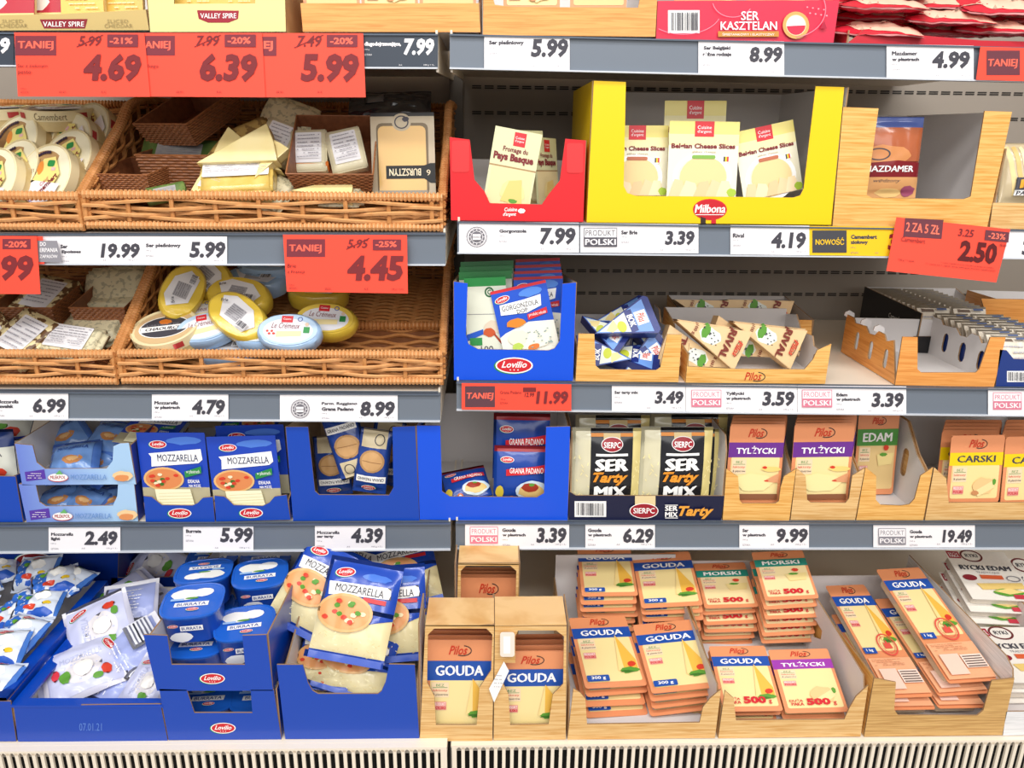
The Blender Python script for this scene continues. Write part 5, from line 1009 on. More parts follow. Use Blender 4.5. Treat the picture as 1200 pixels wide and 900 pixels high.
for i in range(4): put('gouda_slices', (538, 790 - i * 2), (604, 790 - i * 2), (570, 677 - i * 4), 1.152 + i * .02, 4, f'Gouda slices pack in the shaded box behind the pair, {ORD[i]} from the front', group='Gouda packs in the rear box')
# 300 g gouda carton
deckbox('wood-patterned carton of Gouda packs piled flat in two columns', [(665, 866), (838, 864), (845, 807), (832, 818), (824, 828), (820, 846), (688, 848), (686, 818), (680, 811), (672, 806)], .32, WOOD2, hb=.15, sl=[(.01, 0), (1, 0), (1, .10), (.04, .095), (.01, .06)], sr=[(.01, 0), (1, 0), (1, .10), (.04, .095), (.01, .06)])
ST = stack
ST('gouda_large', (686, 807), (759, 803), (702, 723), 1.055, 80, 6, .0145, 'Gouda pack lying flat', 'in the front left column of its carton', 'flat Gouda packs, front left', Yb=1.065, seed=2, drop=-.007)
ST('gouda_large', (764, 813), (842, 805), (768, 730), 1.04, 78, 5, .0145, 'Gouda pack lying flat', 'in the front right column of its carton', 'flat Gouda packs, front right', Yb=1.045, seed=3, drop=-.004)
ST('gouda_large', (682, 699), (748, 698), (708, 640), 1.24, 66, 6, .0145, 'Gouda pack lying flat', 'in the rear left column of its carton', 'flat Gouda packs, rear left', seed=4, drop=-.006)
ST('gouda_large', (752, 713), (824, 709), (776, 648), 1.22, 66, 6, .0145, 'Gouda pack lying flat', 'in the rear right column of its carton', 'flat Gouda packs, rear right', seed=5, drop=-.006)
# half kilo carton
deckbox('wood-patterned carton of half kilo cheese packs with a white inside', [(842, 862), (1009, 860), (1018, 800), (1004, 813), (996, 827), (990, 840), (863, 841), (860, 815), (850, 806)], .33, WOOD2, mi=mat('#e2dad8', .6), hb=.13, sl=[(.01, 0), (1, 0), (1, .12), (.01, .06)], sr=[(.01, 0), (1, 0), (1, .13), (.06, .105), (.01, .065)], hsr=[[(.2 + a * .7, b) for a, b in [(-.04, .06), (.0, .045), (.04, .055), (.04, .07), (0, .08), (-.04, .078)]]])
ST('gouda_half_kilo', (848, 834), (918, 833), (872, 757), 1.02, 66, 3, .018, 'half kilo Gouda pack', 'in the left column, white lined carton', 'half kilo Gouda packs', seed=6)
ST('tylzycki_half_kilo', (921, 836), (995, 834), (928, 761), 1.02, 64, 3, .018, 'half kilo violet Tylżycki pack', 'in the white lined carton', 'half kilo Tylżycki packs', seed=7)
ST('morski_half_kilo', (826, 713), (889, 711), (840, 660), 1.23, 68, 7, .0165, 'half kilo teal Morski pack', 'in the rear left column', 'half kilo Morski packs, left', seed=8, drop=-.006)
ST('morski_half_kilo', (897, 704), (960, 701), (912, 646), 1.20, 62, 6, .0175, 'half kilo teal Morski pack', 'in the rear right column', 'half kilo Morski packs, right', seed=9, drop=-.008)
# kilo carton
kc = deckbox('wood-patterned carton of one kilo Gouda packs with a white back', [(1013, 861), (1175, 859), (1189.5, 792), (1163, 795), (1153, 830), (1146, 836), (1053, 835.5), (1048.5, 829), (1050.5, 797), (1025, 792)], .33, wood_mat('wood_print_brown', '#b98a4c', '#d9ae6c'), mi=mat('#e2dad8', .6), hb=.095, sr=[(.01, 0), (1, 0), (1, .1), (.01, .085)], sidemo=WOOD)
put('gouda_kilo', (1112, 801), (1171, 797), (1020, 668), 1.03, 75, 'one kilo Gouda pack on top, lying aslant over the others', Yb=1.035)
put('gouda_kilo', (1040, 818), (1094, 816), (988, 686), 1.03, 80, 'one kilo Gouda pack at the left, half under the top one')
put('gouda_kilo', (1100, 816), (1160, 812), (1060, 700), 1.03, 82, 'one kilo Gouda pack directly under the top one')
put('gouda_kilo', (1042, 832), (1097, 831), (1000, 720), 1.02, 85, 'one kilo Gouda pack at the bottom of the carton, left')
put('gouda_kilo', (1100, 830), (1156, 829), (1070, 720), 1.02, 85, 'one kilo Gouda pack at the bottom of the carton, right')
# white Edam carton
wm = wood_mat('white_wood_print', '#d9dadb', '#f0eff0')
wc = deckbox('white wood-patterned carton of Rycki Edam packs at the lower right corner', [(1176, 859), (1290, 857), (1294, 830), (1180, 831)], .34, wm, mi=mat('#e2dad8', .6), hb=.13, sl=[(.02, 0), (1, 0), (1, .135), (.1, .13), (.04, .12), (.02, .10)], back=.05)
def f(g):
    W, H = 90, 100
    g.rect(0, 0, W, H, mat('#f1ebe2', .35, coat=.3)); g.rect(2, 3, 20, 18, mat('#a8283a', .35)); g.text('DUŻA', 4, 5, 18, 10, PURE, .02); g.text('PAKA', 4, 11, 18, 16, PURE, .02); g.ring(36, 12, 16, 13, 2.6, mat('#6d2a2c', .4)); g.text('RYKI', 27, 8, 45, 15, INK, .02)
    g.text('RYCKI EDAM', 8, 32, 82, 42, INK, .05); g.text('TRADYCYJNY', 28, 45, 62, 50, GREYTXT); g.ell(14, 58, 10, 6, mat('#8c2430', .4)); g.rect(30, 52, 62, 60, mat('#d9623a', .4)); g.ring(76, 58, 10, 6, 1.6, GREYTXT)
    g.poly([(18, 70), (84, 66), (84, 78), (22, 82)], mat('#e8c878', .35)); g.splat(56, 86, 26, 8, LEAF, 3); g.poly([(36, 84), (60, 78), (80, 84), (56, 90)], mat('#f0d68a', .35)); g.rect(60, 90, 90, 98, mat('#c43a4a', .4))
slab('edam_big', 90, 100, .01, f, r=5, mfilm=mat('#f1ebe2', .35, coat=.2), tray=.02, traym=mat('#e3d9cb', .3, coat=.3))
ST('edam_big', (1140, 702), (1216, 705), (1128, 645), 1.22, 72, 5, .023, 'white Rycki Edam pack', 'in the pile of the white carton', 'Rycki Edam packs', seed=10, drop=-.01)
ST('edam_big', (1215, 725), (1290, 725), (1180, 655), 1.20, 74, 4, .023, 'white Rycki Edam pack', 'in the pile at the picture edge', 'Rycki Edam packs at the edge', seed=12, drop=-.01)
ST('edam_big', (1186, 800), (1270, 800), (1190, 735), 1.06, 82, 3, .023, 'white Rycki Edam pack', 'in the front of the white carton', 'Rycki Edam packs in front', seed=13)

# ================================================================ top shelf
YT = YF + .008
def f(g):
    g.poly([(47, 24.5), (103, 24), (100, 35), (52, 35)], mat('#8c2430', .4)); g.text('VALLEY SPIRE', 51, 27, 99, 33, PURE, .01)
    for x in (0, 123): g.text('SLICED', x + 3, 24.5, x + 28, 28.5, mat('#a38f5f', .5)); g.text('CHEDDAR', x, 29.5, x + 33, 34, mat('#a38f5f', .5))
carton('low kraft Valley Spire carton on the topmost left shelf', [(-80, 37.5), (175, 37), (171, 13), (75, 18), (-80, 21)], .28, mat('#c9b072', .6), prints=f, hb=.1)
def f(g):
    W, H = 90, 90
    g.rect(0, 0, W, H, mat('#b8293a', .35, coat=.3)); g.splat(30, 70, 26, 14, mat('#efe6da', .4), 4); g.splat(62, 50, 20, 12, mat('#efe6da', .4), 6); g.rect(0, 84, W, H, mat('#e9cf8a', .4))
slab('cheddar_red', 90, 90, .012, f, mfilm=mat('#b8293a', .35), tray=.015, traym=mat('#e9cf8a', .3))
def f(g): g.rect(0, 0, 90, 90, mat('#e8bd5c', .35, coat=.3)); g.scribble(10, 60, 80, 85, mat('#f6e3a8', .4), 4, 3)
slab('cheddar_yellow', 90, 90, .012, f, mfilm=mat('#e8bd5c', .35), tray=.015, traym=mat('#e9cf8a', .3))
put('cheddar_red', (-40, 22), (40, 21), (0, -60), YT + .02, 20, 'red sliced cheddar pack leaning at the left of the kraft carton')
put('cheddar_red', (20, 21), (84, 20), (50, -60), YT + .045, 18, 'red sliced cheddar pack in the middle of the kraft carton')
put('cheddar_yellow', (72, 19), (122, 18), (100, -60), YT + .03, 16, 'yellow sliced cheddar pack in the kraft carton')
put('cheddar_yellow', (118, 18), (168, 17), (145, -60), YT + .05, 16, 'golden sliced cheddar pack at the right of the kraft carton')
def f(g): g.poly([(231, 12), (280, 12.5), (279, 22), (268, 26.5), (244, 26.5), (233, 22)], mat('#9c2232', .4)); g.text('VALLEY SPIRE', 235, 15.5, 277, 21.5, PURE, .01)
vc = carton('tall pale yellow Valley Spire carton on the topmost left shelf', [(176, 37.5), (335, 37), (332, -70), (301, -70), (299, 4), (204, 4.5), (202, -70), (168, -70)], .28, mat('#efdf98', .5), prints=f, hb=.15, sidemo=KRAFT)
put('cheddar_yellow', (204, 10), (252, 10), (228, -70), YT + .02, 4, 'pale cheddar pack showing a white label in the tall Valley Spire carton, left')
put('cheddar_yellow', (252, 10), (300, 10), (276, -70), YT + .02, 4, 'pale cheddar pack in the tall Valley Spire carton, right')
carton('wood-patterned carton at the right end of the topmost left shelf', [(355, 37), (563, 37.5), (561, 3.5), (352, 3.5)], .26, WOODO, hb=.1)
carton('wood-patterned carton at the left end of the topmost right shelf', [(566, 40.5), (768, 42.5), (772, -40), (757, -40), (748, 8.5), (600, 7.5), (580, 5), (567, -40)], .26, WOODO, hb=.1)
for i, x in enumerate((356, 424, 492, 590, 668)):
    put('carski_slices' if i % 2 else 'edam_slices', (x, 12), (x + 66, 12), (x + 33, -70), YT + .02, 5, ['cheese pack in the first wood carton of the top row, left', 'cheese pack in the first wood carton of the top row, middle', 'cheese pack in the first wood carton of the top row, right', 'cheese pack in the second wood carton of the top row, left', 'cheese pack in the second wood carton of the top row, right'][i])
RK2 = mat('#d81f44', .4, coat=.15)
def f(g):
    g.barcode(783, 9, 820, 36, seed=3, vert=True); g.text('SER', 868, 10.5, 889, 21, PURE, .02); g.text('KASZTELAN', 844, 22.5, 910, 32.5, PURE, .02); g.rect(841, 34, 912, 40.5, mat('#c88a3a', .4)); g.text('ŚMIETANKOWY I ELASTYCZNY', 846, 35.5, 907, 39, PURE)
    g.ell(932, 27, 15.5, 16, mat('#d9a860', .4)); g.ell(932, 27, 11.5, 12, PURE); g.ell(932, 27, 11.5, 12, RK2, 12, 0, 175); g.ring(932, 27, 11.8, 12.2, .8, mat('#f2dcae', .4))
    g.ring(800, 10, 45, 28, .8, mat('#f08aa0', .4), 24, 20, 130); g.ring(925, 8, 42, 34, .8, mat('#f08aa0', .4), 24, -30, 80); g.ring(858, -2, 24, 20, .8, mat('#f08aa0', .4), 16, 30, 170); g.poly([(960, 31), (965, 22), (968, 31)], mat('#b0183a', .4))
    for i in range(8): g.splat(945 + i * 3.2, 6 + (i * 7) % 13, 1.3, 1, mat('#f3a0b0', .4), i, 6)
carton('bright pink-red carton reading SER KASZTELAN on the top right shelf', [(769, 43), (977, 47.5), (984, -3), (771, -2)], .25, RK2, prints=f, hb=.08)
for i in range(2): put('carski_slices', (790 + i * 85, 4), (862 + i * 85, 6), (825 + i * 85, -70), YT + .02, 5, f'pale cheese pack standing in the pink-red carton, {["left","right"][i]}')
carton('slanting red tray under the heap of red cheese bags', [(993, 48), (1262, 54), (1262, 46.5), (1150, 44), (1012, 32)], .22, mat('#c42433', .45), hb=.03)
def f(g):
    W, H = 90, 60
    g.rect(2, 3, 88, 57, mat('#d42a3c', .25, coat=.5)); g.poly([(0, 20), (30, 12), (60, 24), (90, 16), (90, 30), (60, 36), (30, 26), (0, 34)], mat('#eda45c', .3, coat=.4)); g.poly([(0, 44), (40, 38), (90, 48), (90, 56), (30, 54)], mat('#f2c9b0', .3, coat=.4)); g.scribble(50, 40, 80, 48, mat('#4a2b1a', .4), 2, 3)
pillow('red_bag', 90, 60, .022, f, mat('#d9304a', .25, coat=.5), crinkle=.007, seed=15, sm=mat('#e8a0a0', .3, coat=.4))
r = random.Random(3)
for i in range(10):
    toss('red_bag', 1022 + (i % 3) * 72 + r.uniform(-8, 8), 33 - (i // 3) * 14 - (i % 3) * 0, YF + .06 + (i % 2) * .03, .13, .12, 72 + r.uniform(-4, 6), -6 + r.uniform(-9, 9), f'red cheese bag in the heap on the top right shelf, {["left","middle","right"][i % 3]}, layer {ORD[i // 3]}', cat='cheese bag', name='cheese_bag', group='red cheese bags on the top shelf')
# ================================================================ wicker baskets
WK = mat('#d0945a', .5, bump=.15, bscale=200, noise_to='#b5743a', nscale=60); WKD = mat('#8a5530', .5, noise_to='#74431f', nscale=60); WKR = mat('#e0a871', .42, noise_to='#cc8f56', nscale=90)
SWK = mat('#8d5636', .45, noise_to='#6f3f26', nscale=90); SWKL = mat('#a86c42', .45, noise_to='#8a5432', nscale=90)
def coil(mb, pts, r, m, pitch=.0062, n=8):
    """cane wound round a rim: ridges along the path"""
    P_ = [Vector(p) for p in pts]; L = [0]
    for i in range(1, len(P_)): L.append(L[-1] + (P_[i] - P_[i - 1]).length)
    N = max(3, int(L[-1] / pitch * 3)); out = []; rr = []
    for k in range(N + 1):
        s = L[-1] * k / N; i = 1
        while i < len(L) - 1 and L[i] < s: i += 1
        t = (s - L[i - 1]) / max(1e-6, L[i] - L[i - 1]); out.append(P_[i - 1].lerp(P_[i], t)); rr.append(r * (1.08 if k % 3 else .72))
    mb.tube(out, rr, m, n)
def bez(pts, n=10):
    """smooth path through points"""
    o = []
    for i in range(len(pts) - 1):
        p0, p1, p2, p3 = [Vector(pts[max(0, min(len(pts) - 1, i + k))]) for k in (-1, 0, 1, 2)]
        for j in range(n):
            t = j / n; o.append(.5 * ((2 * p1) + (p2 - p0) * t + (2 * p0 - 5 * p1 + 4 * p2 - p3) * t * t + (3 * p1 - p0 - 3 * p2 + p3) * t ** 3))
    o.append(Vector(pts[-1])); return o
def weave(mb, o, ex, ez, w_, h0, h1, m, rows, sp, r, amp=.0035, vamp=.0015, n=5, stakes=True, ms=None):
    """woven wall from corner o along ex, up ez; height runs h0..h1; outward normal = ex x ez reversed"""
    ex, ez = Vector(ex).normalized(), Vector(ez).normalized(); ny = ex.cross(ez); hh = lambda a: h0 + (h1(a) - h0 if callable(h1) else (h1 - h0)) * 1.0
    H = lambda a: (h1(a) if callable(h1) else h1)
    for k in range(rows):
        pts = []; q = int(w_ / sp * 6)
        for i in range(q + 1):
            a = w_ * i / q; z = h0 + (H(a) - h0) * (k + .5) / rows; ph = math.pi * a / sp + (math.pi if k % 2 else 0)
            pts.append(Vector(o) + ex * a + ez * (z + vamp * math.sin(ph * .5 + k)) + ny * (amp * math.cos(ph)))
        mb.tube(pts, r, m, n)
    if stakes:
        for i in range(int(w_ / sp) + 1):
            a = min(w_, i * sp + sp * .0); mb.tube([Vector(o) + ex * a + ez * h0, Vector(o) + ex * a + ez * H(a)], r * 1.25, ms or m, 6)
def big_basket(x0px, x1px, yb, label, key, xl=None, xr=None):
    A = P(x0px, yb, YF + .006); B = P(x1px, yb, YF + .006); zf = A.z + .003; M = Matrix.Translation((A.x, YF + .012, zf)); W = B.x - A.x
    root = thing('wicker_basket', label, 'basket', M); HF = .052; D = .40
    prof = lambda y: HF + min(.63 * y, .145)     # rim height
    fl = lambda y: .006 + .20 * y if y < .12 else .030 + (.03 if y > .15 else .03 * (y - .12) / .03) + .16 * (y - .12)  # stepped floor
    mb = MB(); weave(mb, (0, 0, 0), (1, 0, 0), (0, 0, 1), W, .012, HF - .006, WKR, 4, .066, .0029, amp=.0045, vamp=.0032, ms=WK); mb.obj('front_weave', root)
    mb = MB(); coil(mb, [(0, 0, HF), (W, 0, HF)], .0068, WKR); mb.obj('front_rim', root)
    mb = MB(); coil(mb, [(0, .0, .006), (W, .0, .006)], .0062, WKR); mb.obj('bottom_rim', root)
    for x in (0, W):
        mb = MB(); coil(mb, bez([(x, 0, HF), (x, .08, HF + .05), (x, .16, HF + .101), (x, .225, HF + .141), (x, D, HF + .145)], 8), .0068, WK); mb.obj('side_rim', root)
        mb = MB(); s = 1 if x == 0 else -1
        rows = 12
        for k in range(rows):
            pts = []
            for i in range(40):
                y = D * i / 39; z = .01 + (prof(y) - .014) * (k + .5) / rows; ph = math.pi * y / .035 + (math.pi if k % 2 else 0); pts.append((x + s * .002 + .0045 * math.cos(ph), y, z + .0015 * math.sin(ph * .5 + k)))
            mb.tube(pts, .0028, WK, 5)
        for i in range(11): y = i * .038; mb.tube([(x + s * .002, y, 0), (x + s * .002, y, prof(y))], .0035, WK, 5)
        mb.obj('side_weave', root)
        mb = MB(); mb.grid(lambda u, v: (x, D * u, .004 + (prof(D * u) - .01) * v), 8, 2, WKD); mb.obj('side_lining', root)
    mb = MB(); weave(mb, (0, D, 0), (1, 0, 0), (0, 0, 1), W, .06, HF + .14, WK, 20, .04, .0030); coil(mb, [(0, D, HF + .145), (W, D, HF + .145)], .0068, WK); mb.box(0, W, D + .001, D + .003, 0, HF + .14, WKD); mb.obj('back_weave', root)
    mb = MB()
    for k in range(46):
        y = .008 + k * (D - .012) / 46; pts = []; q = int(W / .04 * 5)
        for i in range(q + 1):
            x = W * i / q; ph = math.pi * x / .04 + (math.pi if k % 2 else 0); pts.append((x, y, fl(y) + .003 * math.cos(ph)))
        mb.tube(pts, .0037, WK, 4)
    mb.grid(lambda u, v: (W * u, D * v, max(.001, fl(D * v) - .004)), 2, 30, WKD); mb.obj('floor_weave', root)
    mb = MB(); coil(mb, [(.01, .142, fl(.15) + .001), (W - .01, .142, fl(.15) + .001)], .008, WK, .007); mb.obj('floor_step', root)
    root['fz'] = zf; root['W'] = W
    return root, fl
bA, FL = big_basket(-190, 97, 271, 'wicker basket of round Camembert boxes, top left', 'L2')
bB, _ = big_basket(101, 519, 271, 'wide wicker basket of cheese wedges and small baskets on the upper left shelf', 'L2')
bC, _ = big_basket(-150, 137, 453, 'wicker basket of soft blue cheeses at the lower left picture edge', 'L3')
bD, _ = big_basket(142, 519, 453, 'wide wicker basket of oval yellow and pale blue cheeses, half empty', 'L3')
def sbm(W, D, H, k=1.12):
    """small plastic wicker basket, flaring towards the rim"""
    root = []; parts = []
    f = (k - 1) / 2
    def wall(a, b, rows):
        mb = MB(); a, b = Vector(a), Vector(b); L = (b - a).length; cen = Vector((W / 2, D / 2, 0)); q = max(8, int(L / .004)); ez = Vector((0, 0, 1)); ny = (b - a).normalized().cross(ez)
        for r_ in range(rows):
            z0, z1 = H * r_ / rows, H * (r_ + .82) / rows; vs = []; fs = []
            for i in range(q + 1):
                t = i / q; e = .0012 * math.cos(math.pi * (t * L / .008 + r_))
                for z in (z0, (z0 + z1) / 2, z1):
                    p = a.lerp(b, t); p = cen + (p - cen) * (1 + 2 * f * z / H); p.z = z; p += ny * (e + (.0014 if z not in (z0, z1) else 0)); vs.append(p)
                if i: c = 3 * i; fs += [(c - 3, c, c + 1, c - 2), (c - 2, c + 1, c + 2, c - 1)]
            mb.add(vs, fs, SWKL)
        p = [cen + (v - cen) * s + Vector((0, 0, z)) + ny * -.001 for v, s, z in ((a, 1, 0), (b, 1, 0), (b, 1 + 2 * f, H), (a, 1 + 2 * f, H))]; mb.add(p, [(0, 1, 2, 3)], SWK)
        return mb
    c = [(0, 0, 0), (W, 0, 0), (W, D, 0), (0, D, 0)]; rows = max(6, int(H / .0052))
    for i, n in enumerate(('front_wall', 'side_wall', 'back_wall', 'side_wall')): parts.append((n, wall(c[i], c[(i + 1) % 4], rows).data(n)))
    cen = Vector((W / 2, D / 2, 0)); rp = [cen + (Vector(v) - cen) * (1 + 2 * f) + Vector((0, 0, H)) for v in c]
    mb = MB(); mb.tube(rp + [rp[0]], .0018, SWKL, 5); parts.append(('rim', mb.data('rim')))
    mb = MB(); mb.box(0, W, 0, D, .0, .002, SWK); me = mb.data('small_wicker_basket')
    return dict(W=1, H=1, root=me, parts=parts)
DES['small_basket'] = sbm(.155, .19, .062); DES['small_deep'] = sbm(.15, .16, .075)
def bas(x, y, Y, key, label, rz=0, rx=0, ry=0, s=1.0, sx=1.0):
    M = Matrix.Translation(P(x, y, Y)) @ Matrix.Rotation(math.radians(rz), 4, 'Z') @ Matrix.Rotation(math.radians(rx), 4, 'X') @ Matrix.Rotation(math.radians(ry), 4, 'Y') @ Matrix.Diagonal((s * sx, s, s, 1)); return put_m(key, M, label, 'basket', None, 'small_basket')
bas(176, 170, 1.37, 'small_basket', 'empty small wicker basket stacked askew on the green packs', rz=-24, rx=26, s=.66, sx=1.0)
bas(176, 229, 1.30, 'small_deep', 'small wicker basket under the empty one, behind the wedges', rz=1, rx=6, s=.86, sx=1.25)
bas(120, 236, 1.27, 'small_deep', 'small wicker basket squeezed at the left corner, mostly hidden', rz=-12, rx=12, s=.6)
bas(347, 224, 1.245, 'small_basket', 'small wicker basket tipped forward holding two labelled cheeses', rz=2, rx=38, s=.66, sx=1.14)
bas(5, 393, 1.335, 'small_deep', 'small wicker basket with crumbly cheese at the back left of the lower basket', rz=0, rx=12, s=.75, sx=.85)
bas(96, 393, 1.335, 'small_deep', 'small wicker basket under the wrapped cheese, back right of the lower basket', rz=0, rx=12, s=.75, sx=.75)
bas(-46, 447, 1.235, 'small_deep', 'small wicker basket in front holding speckled cheese blocks', rz=-2, rx=8, s=.58, sx=1.25)
bas(55, 447, 1.235, 'small_deep', 'small wicker basket at the front right corner holding pale soft cheeses', rz=-3, rx=8, s=.58, sx=1.0)
# ---- round wooden boxes
WB = mat('#d9c48f', .5, noise_to='#c7ad74', nscale=40); WBL = mat('#e8d9ad', .5)
def roundbox(key, R_, T, face, sx=1.0):
    mb = MB(); mb.lathe([(R_ * .97, 0, WB), (R_ * .985, .0005, WB), (R_ * .985, T * .5, WB), (R_, T * .5, WBL), (R_, T, WBL), (R_ * .975, T + .001, WBL), (R_ * .955, T - .001, WBL)], 40, WB, sx)
    for i in range(len(mb.m)): pass
    g = G(lambda x, y, l: (x * sx, -y, T - .0006 + l * LAY)); face(g)
    side = G(lambda x, y, l: ((R_ + .0004 + l * LAY) * math.sin(x) * sx, -(R_ + .0004 + l * LAY) * math.cos(x), y)); side.text('Camembert', -.55, T * .92, .35, T * .58, mat('#7a6a4a', .5), .0); side.text('Camembert', 2.4, T * .92, 3.4, T * .58, mat('#7a6a4a', .5), .0); side.rect(.7, T * .9, 1.0, T * .62, mat('#b23a3a', .5)); side.rect(-1.2, T * .9, -.9, T * .62, mat('#b23a3a', .5))
    DES[key] = dict(W=1, H=1, root=mb.data(key, 'auto'), parts=[('lid_print', g.data('lid_print', cut=.02)), ('side_print', side.data('side_print', cut=.1))])
def f(g):
    R_ = .052; g.ell(0, 0, R_ * .94, R_ * .94, mat('#efe7c8', .4, coat=.3)); g.ell(-R_ * .1, R_ * .05, R_ * .84, R_ * .84, mat('#b08a5c', .4), 24, 80, 305); g.splat(-R_ * .5, -R_ * .1, R_ * .34, R_ * .6, mat('#8f6a42', .4), 4)
    r = random.Random(3)
    for i in range(14): q = 2.2 + i * .12; g.splat(R_ * .72 * math.cos(q + 1.0), R_ * .72 * math.sin(q + 1.0), .003, .003, mat('#33233a', .4), i, 7)
    for i in range(10): x = -R_ * .85 + i * .004; g.line(x, -.01, x + .014, .03, .0009, mat('#6f4b2a', .4))
    g.poly([(-.004, -.026), (.018, -.03), (.034, -.004), (.026, .016), (-.016, .01)], mat('#ead984', .4)); g.splat(-.006, -.012, .007, .012, mat('#dd8a3a', .4), 5); g.poly([(-.028, .02), (-.02, .008), (.04, .012), (.03, .038), (.0, .046), (-.02, .038)], mat('#e5e1e6', .4))
    g.rrect(.006, -.024, .02, -.014, .003, LGREEN); g.rect(.016, -.013, .024, -.008, mat('#e7b6b6', .4)); g.text('Camembert', -.012, .012, .038, .021, REDINK, .03, .2, -50); g.text('Cœur', 0, .006, .018, .012, mat('#c05a5a', .4), 0, .2, -50); g.ring(-.008, .036, .006, .006, .0012, mat('#5a3a8a', .4))
roundbox('camembert_box', .052, .03, f)
def rb(x, y, Y, rx, rz, ry, lb, key='camembert_box', s=1.06, cat='cheese', name='camembert_box'):
    M = Matrix.Translation(P(x, y, Y)) @ Matrix.Rotation(math.radians(rz), 4, 'Z') @ Matrix.Rotation(math.radians(rx), 4, 'X') @ Matrix.Rotation(math.radians(ry), 4, 'Z') @ Matrix.Translation((0, 0, -.03)) @ Matrix.Scale(s, 4); return put_m(key, M, lb, cat, None, name)
for a in ((52, 207, 1.262, 62, -22, 0, 'Camembert box facing out at the front, picture of a straw mat on its lid'), (77, 188, 1.307, 60, -24, 20, 'Camembert box just behind the front one by the basket rim'), (77, 168, 1.352, 62, -24, 60, 'Camembert box with dark berries on its lid, second row'), (99, 155, 1.397, 60, -24, 60, 'Camembert box leaning behind the berry one by the rim'), (-10, 212, 1.257, 62, -24, 0, 'Camembert box cut by the picture edge at the front left'), (16, 200, 1.292, 60, -26, 20, 'Camembert box behind the one at the front picture edge'), (16, 170, 1.342, 60, -26, 10, 'Camembert box with a green mark in the second row at the left'), (39, 158, 1.382, 60, -26, 10, 'Camembert box behind the green marked one'), (67, 128, 1.40, 8, 10, 10, 'Camembert box lying flat on the others under the red tags'), (6, 128, 1.422, 6, -8, 0, 'Camembert box lying flat at the back left under the red tags')): rb(*a)
def f(g):
    R_ = .048; g.ell(0, 0, R_ * .95, R_ * .95, mat('#d9b98a', .5)); g.ell(0, 0, R_ * .8, R_ * .62, INK, ang=-15); g.ring(0, 0, R_ * .82, R_ * .64, .002, PURE, ang=-15); g.splat(-.006, -.014, .012, .008, mat('#dd7a2c', .4), 3); g.poly([(-.036, .008), (.03, -.014), (.036, -.002), (-.03, .022)], PURE); g.text('CHAOURCE', -.027, .0, .027, .009, INK, .04, 0, -17); g.text('L\'ARTISAN DE', -.03, -.008, .02, -.003, GREYTXT, 0, 0, -17)
roundbox('chaource_box', .052, .036, f, 1.12)
rb(194, 386, 1.262, 24, -14, 0, 'round pale wooden cheese box with a black and white label in the lower wide basket', 'chaource_box', .98, name='round_cheese_box')
# ---- wedges and blocks
YW = mat('#ead58c', .4, coat=.25, noise_to='#f0dfa4', nscale=25); RIND = mat('#b58f4c', .6); LABW = mat('#e9e7ea', .4)
def wedge(key, L, W, T, m, rind, label=True, sd=1):
    mb = MB(); p = [(0, 0), (L, -W / 2), (L * 1.02, 0), (L, W / 2)]
    vs = [(a, b, 0) for a, b in p] + [(a, b, T) for a, b in p]
    mb.add(vs, [(3, 2, 1, 0), (4, 5, 6, 7), (0, 1, 5, 4), (3, 0, 4, 7)], m); mb.add(vs, [(1, 2, 6, 5), (2, 3, 7, 6)], rind)
    me = mb.data(key); bm = bmesh.new(); bm.from_mesh(me); bmesh.ops.remove_doubles(bm, verts=bm.verts, dist=1e-6); bmesh.ops.bevel(bm, geom=bm.edges[:], offset=.0018, segments=2, affect='EDGES', profile=.6); bm.to_mesh(me); bm.free()
    parts = []
    if label:
        g = G(lambda x, y, l: (x, -y, T + .0004 + l * LAY)); g.poly([(L * .5, W * .2), (L * .95, W * .36), (L * .95, -W * .2), (L * .5, -W * .16)], LABW); g.scribble(L * .54, -W * .12, L * .92, W * .2, PALETXT, 6, sd); parts.append(('paper_label', g.data('paper_label')))
    DES[key] = dict(W=1, H=1, root=me, parts=parts)
wedge('cheese_wedge', .12, .075, .032, YW, RIND); wedge('plain_wedge', .115, .06, .03, YW, RIND, False)
def blk(key, a, b, c, m, rough=.0016, lab=None, seed=1, bev=.004, labm=None):
    mb = MB(); mb.box(-a / 2, a / 2, -b / 2, b / 2, 0, c, m); me = mb.data(key); bm = bmesh.new(); bm.from_mesh(me); bmesh.ops.bevel(bm, geom=bm.edges[:], offset=bev, segments=3, affect='EDGES'); bmesh.ops.subdivide_edges(bm, edges=[e for e in bm.edges if e.calc_length() > .01], cuts=5, use_grid_fill=True)
    for v in bm.verts: n = noise.noise_vector(v.co * 55 + Vector((seed * 3, 0, 0))); v.co += n * rough
    for f_ in bm.faces: f_.smooth = True
    bm.to_mesh(me); bm.free(); parts = []
    if lab:
        g = G(lambda x, y, l: (x, -y, c + rough * .9 + .0004 + l * LAY)); x0, y0, x1, y1 = lab; g.rrect(x0 * a, y0 * b, x1 * a, y1 * b, .002, labm or LABW); g.scribble(x0 * a + .004, y0 * b + .003, x1 * a - .003, y1 * b - .003, mat('#a09da6', .6), 7, seed); parts.append(('paper_label', g.data('paper_label')))
    DES[key] = dict(W=1, H=1, root=me, parts=parts)
SPK = speckle_mat('nut_cheese', '#e6d6a4', '#6b4a2c', 70, .43); BLU = speckle_mat('blue_cheese', '#e2d8b4', '#bdb697', 120, .42); GLD = mat('#d9b450', .25, coat=.7, noise_to='#e8cf80', nscale=50)
blk('nut_block', .085, .10, .028, SPK, .001, (-.3, -.36, .32, .34)); blk('soft_block', .11, .075, .026, BLU, .003, (-.38, -.38, .3, .3), 4, .009); blk('soft_plain', .11, .08, .024, BLU, .0035, None, 5, .01)
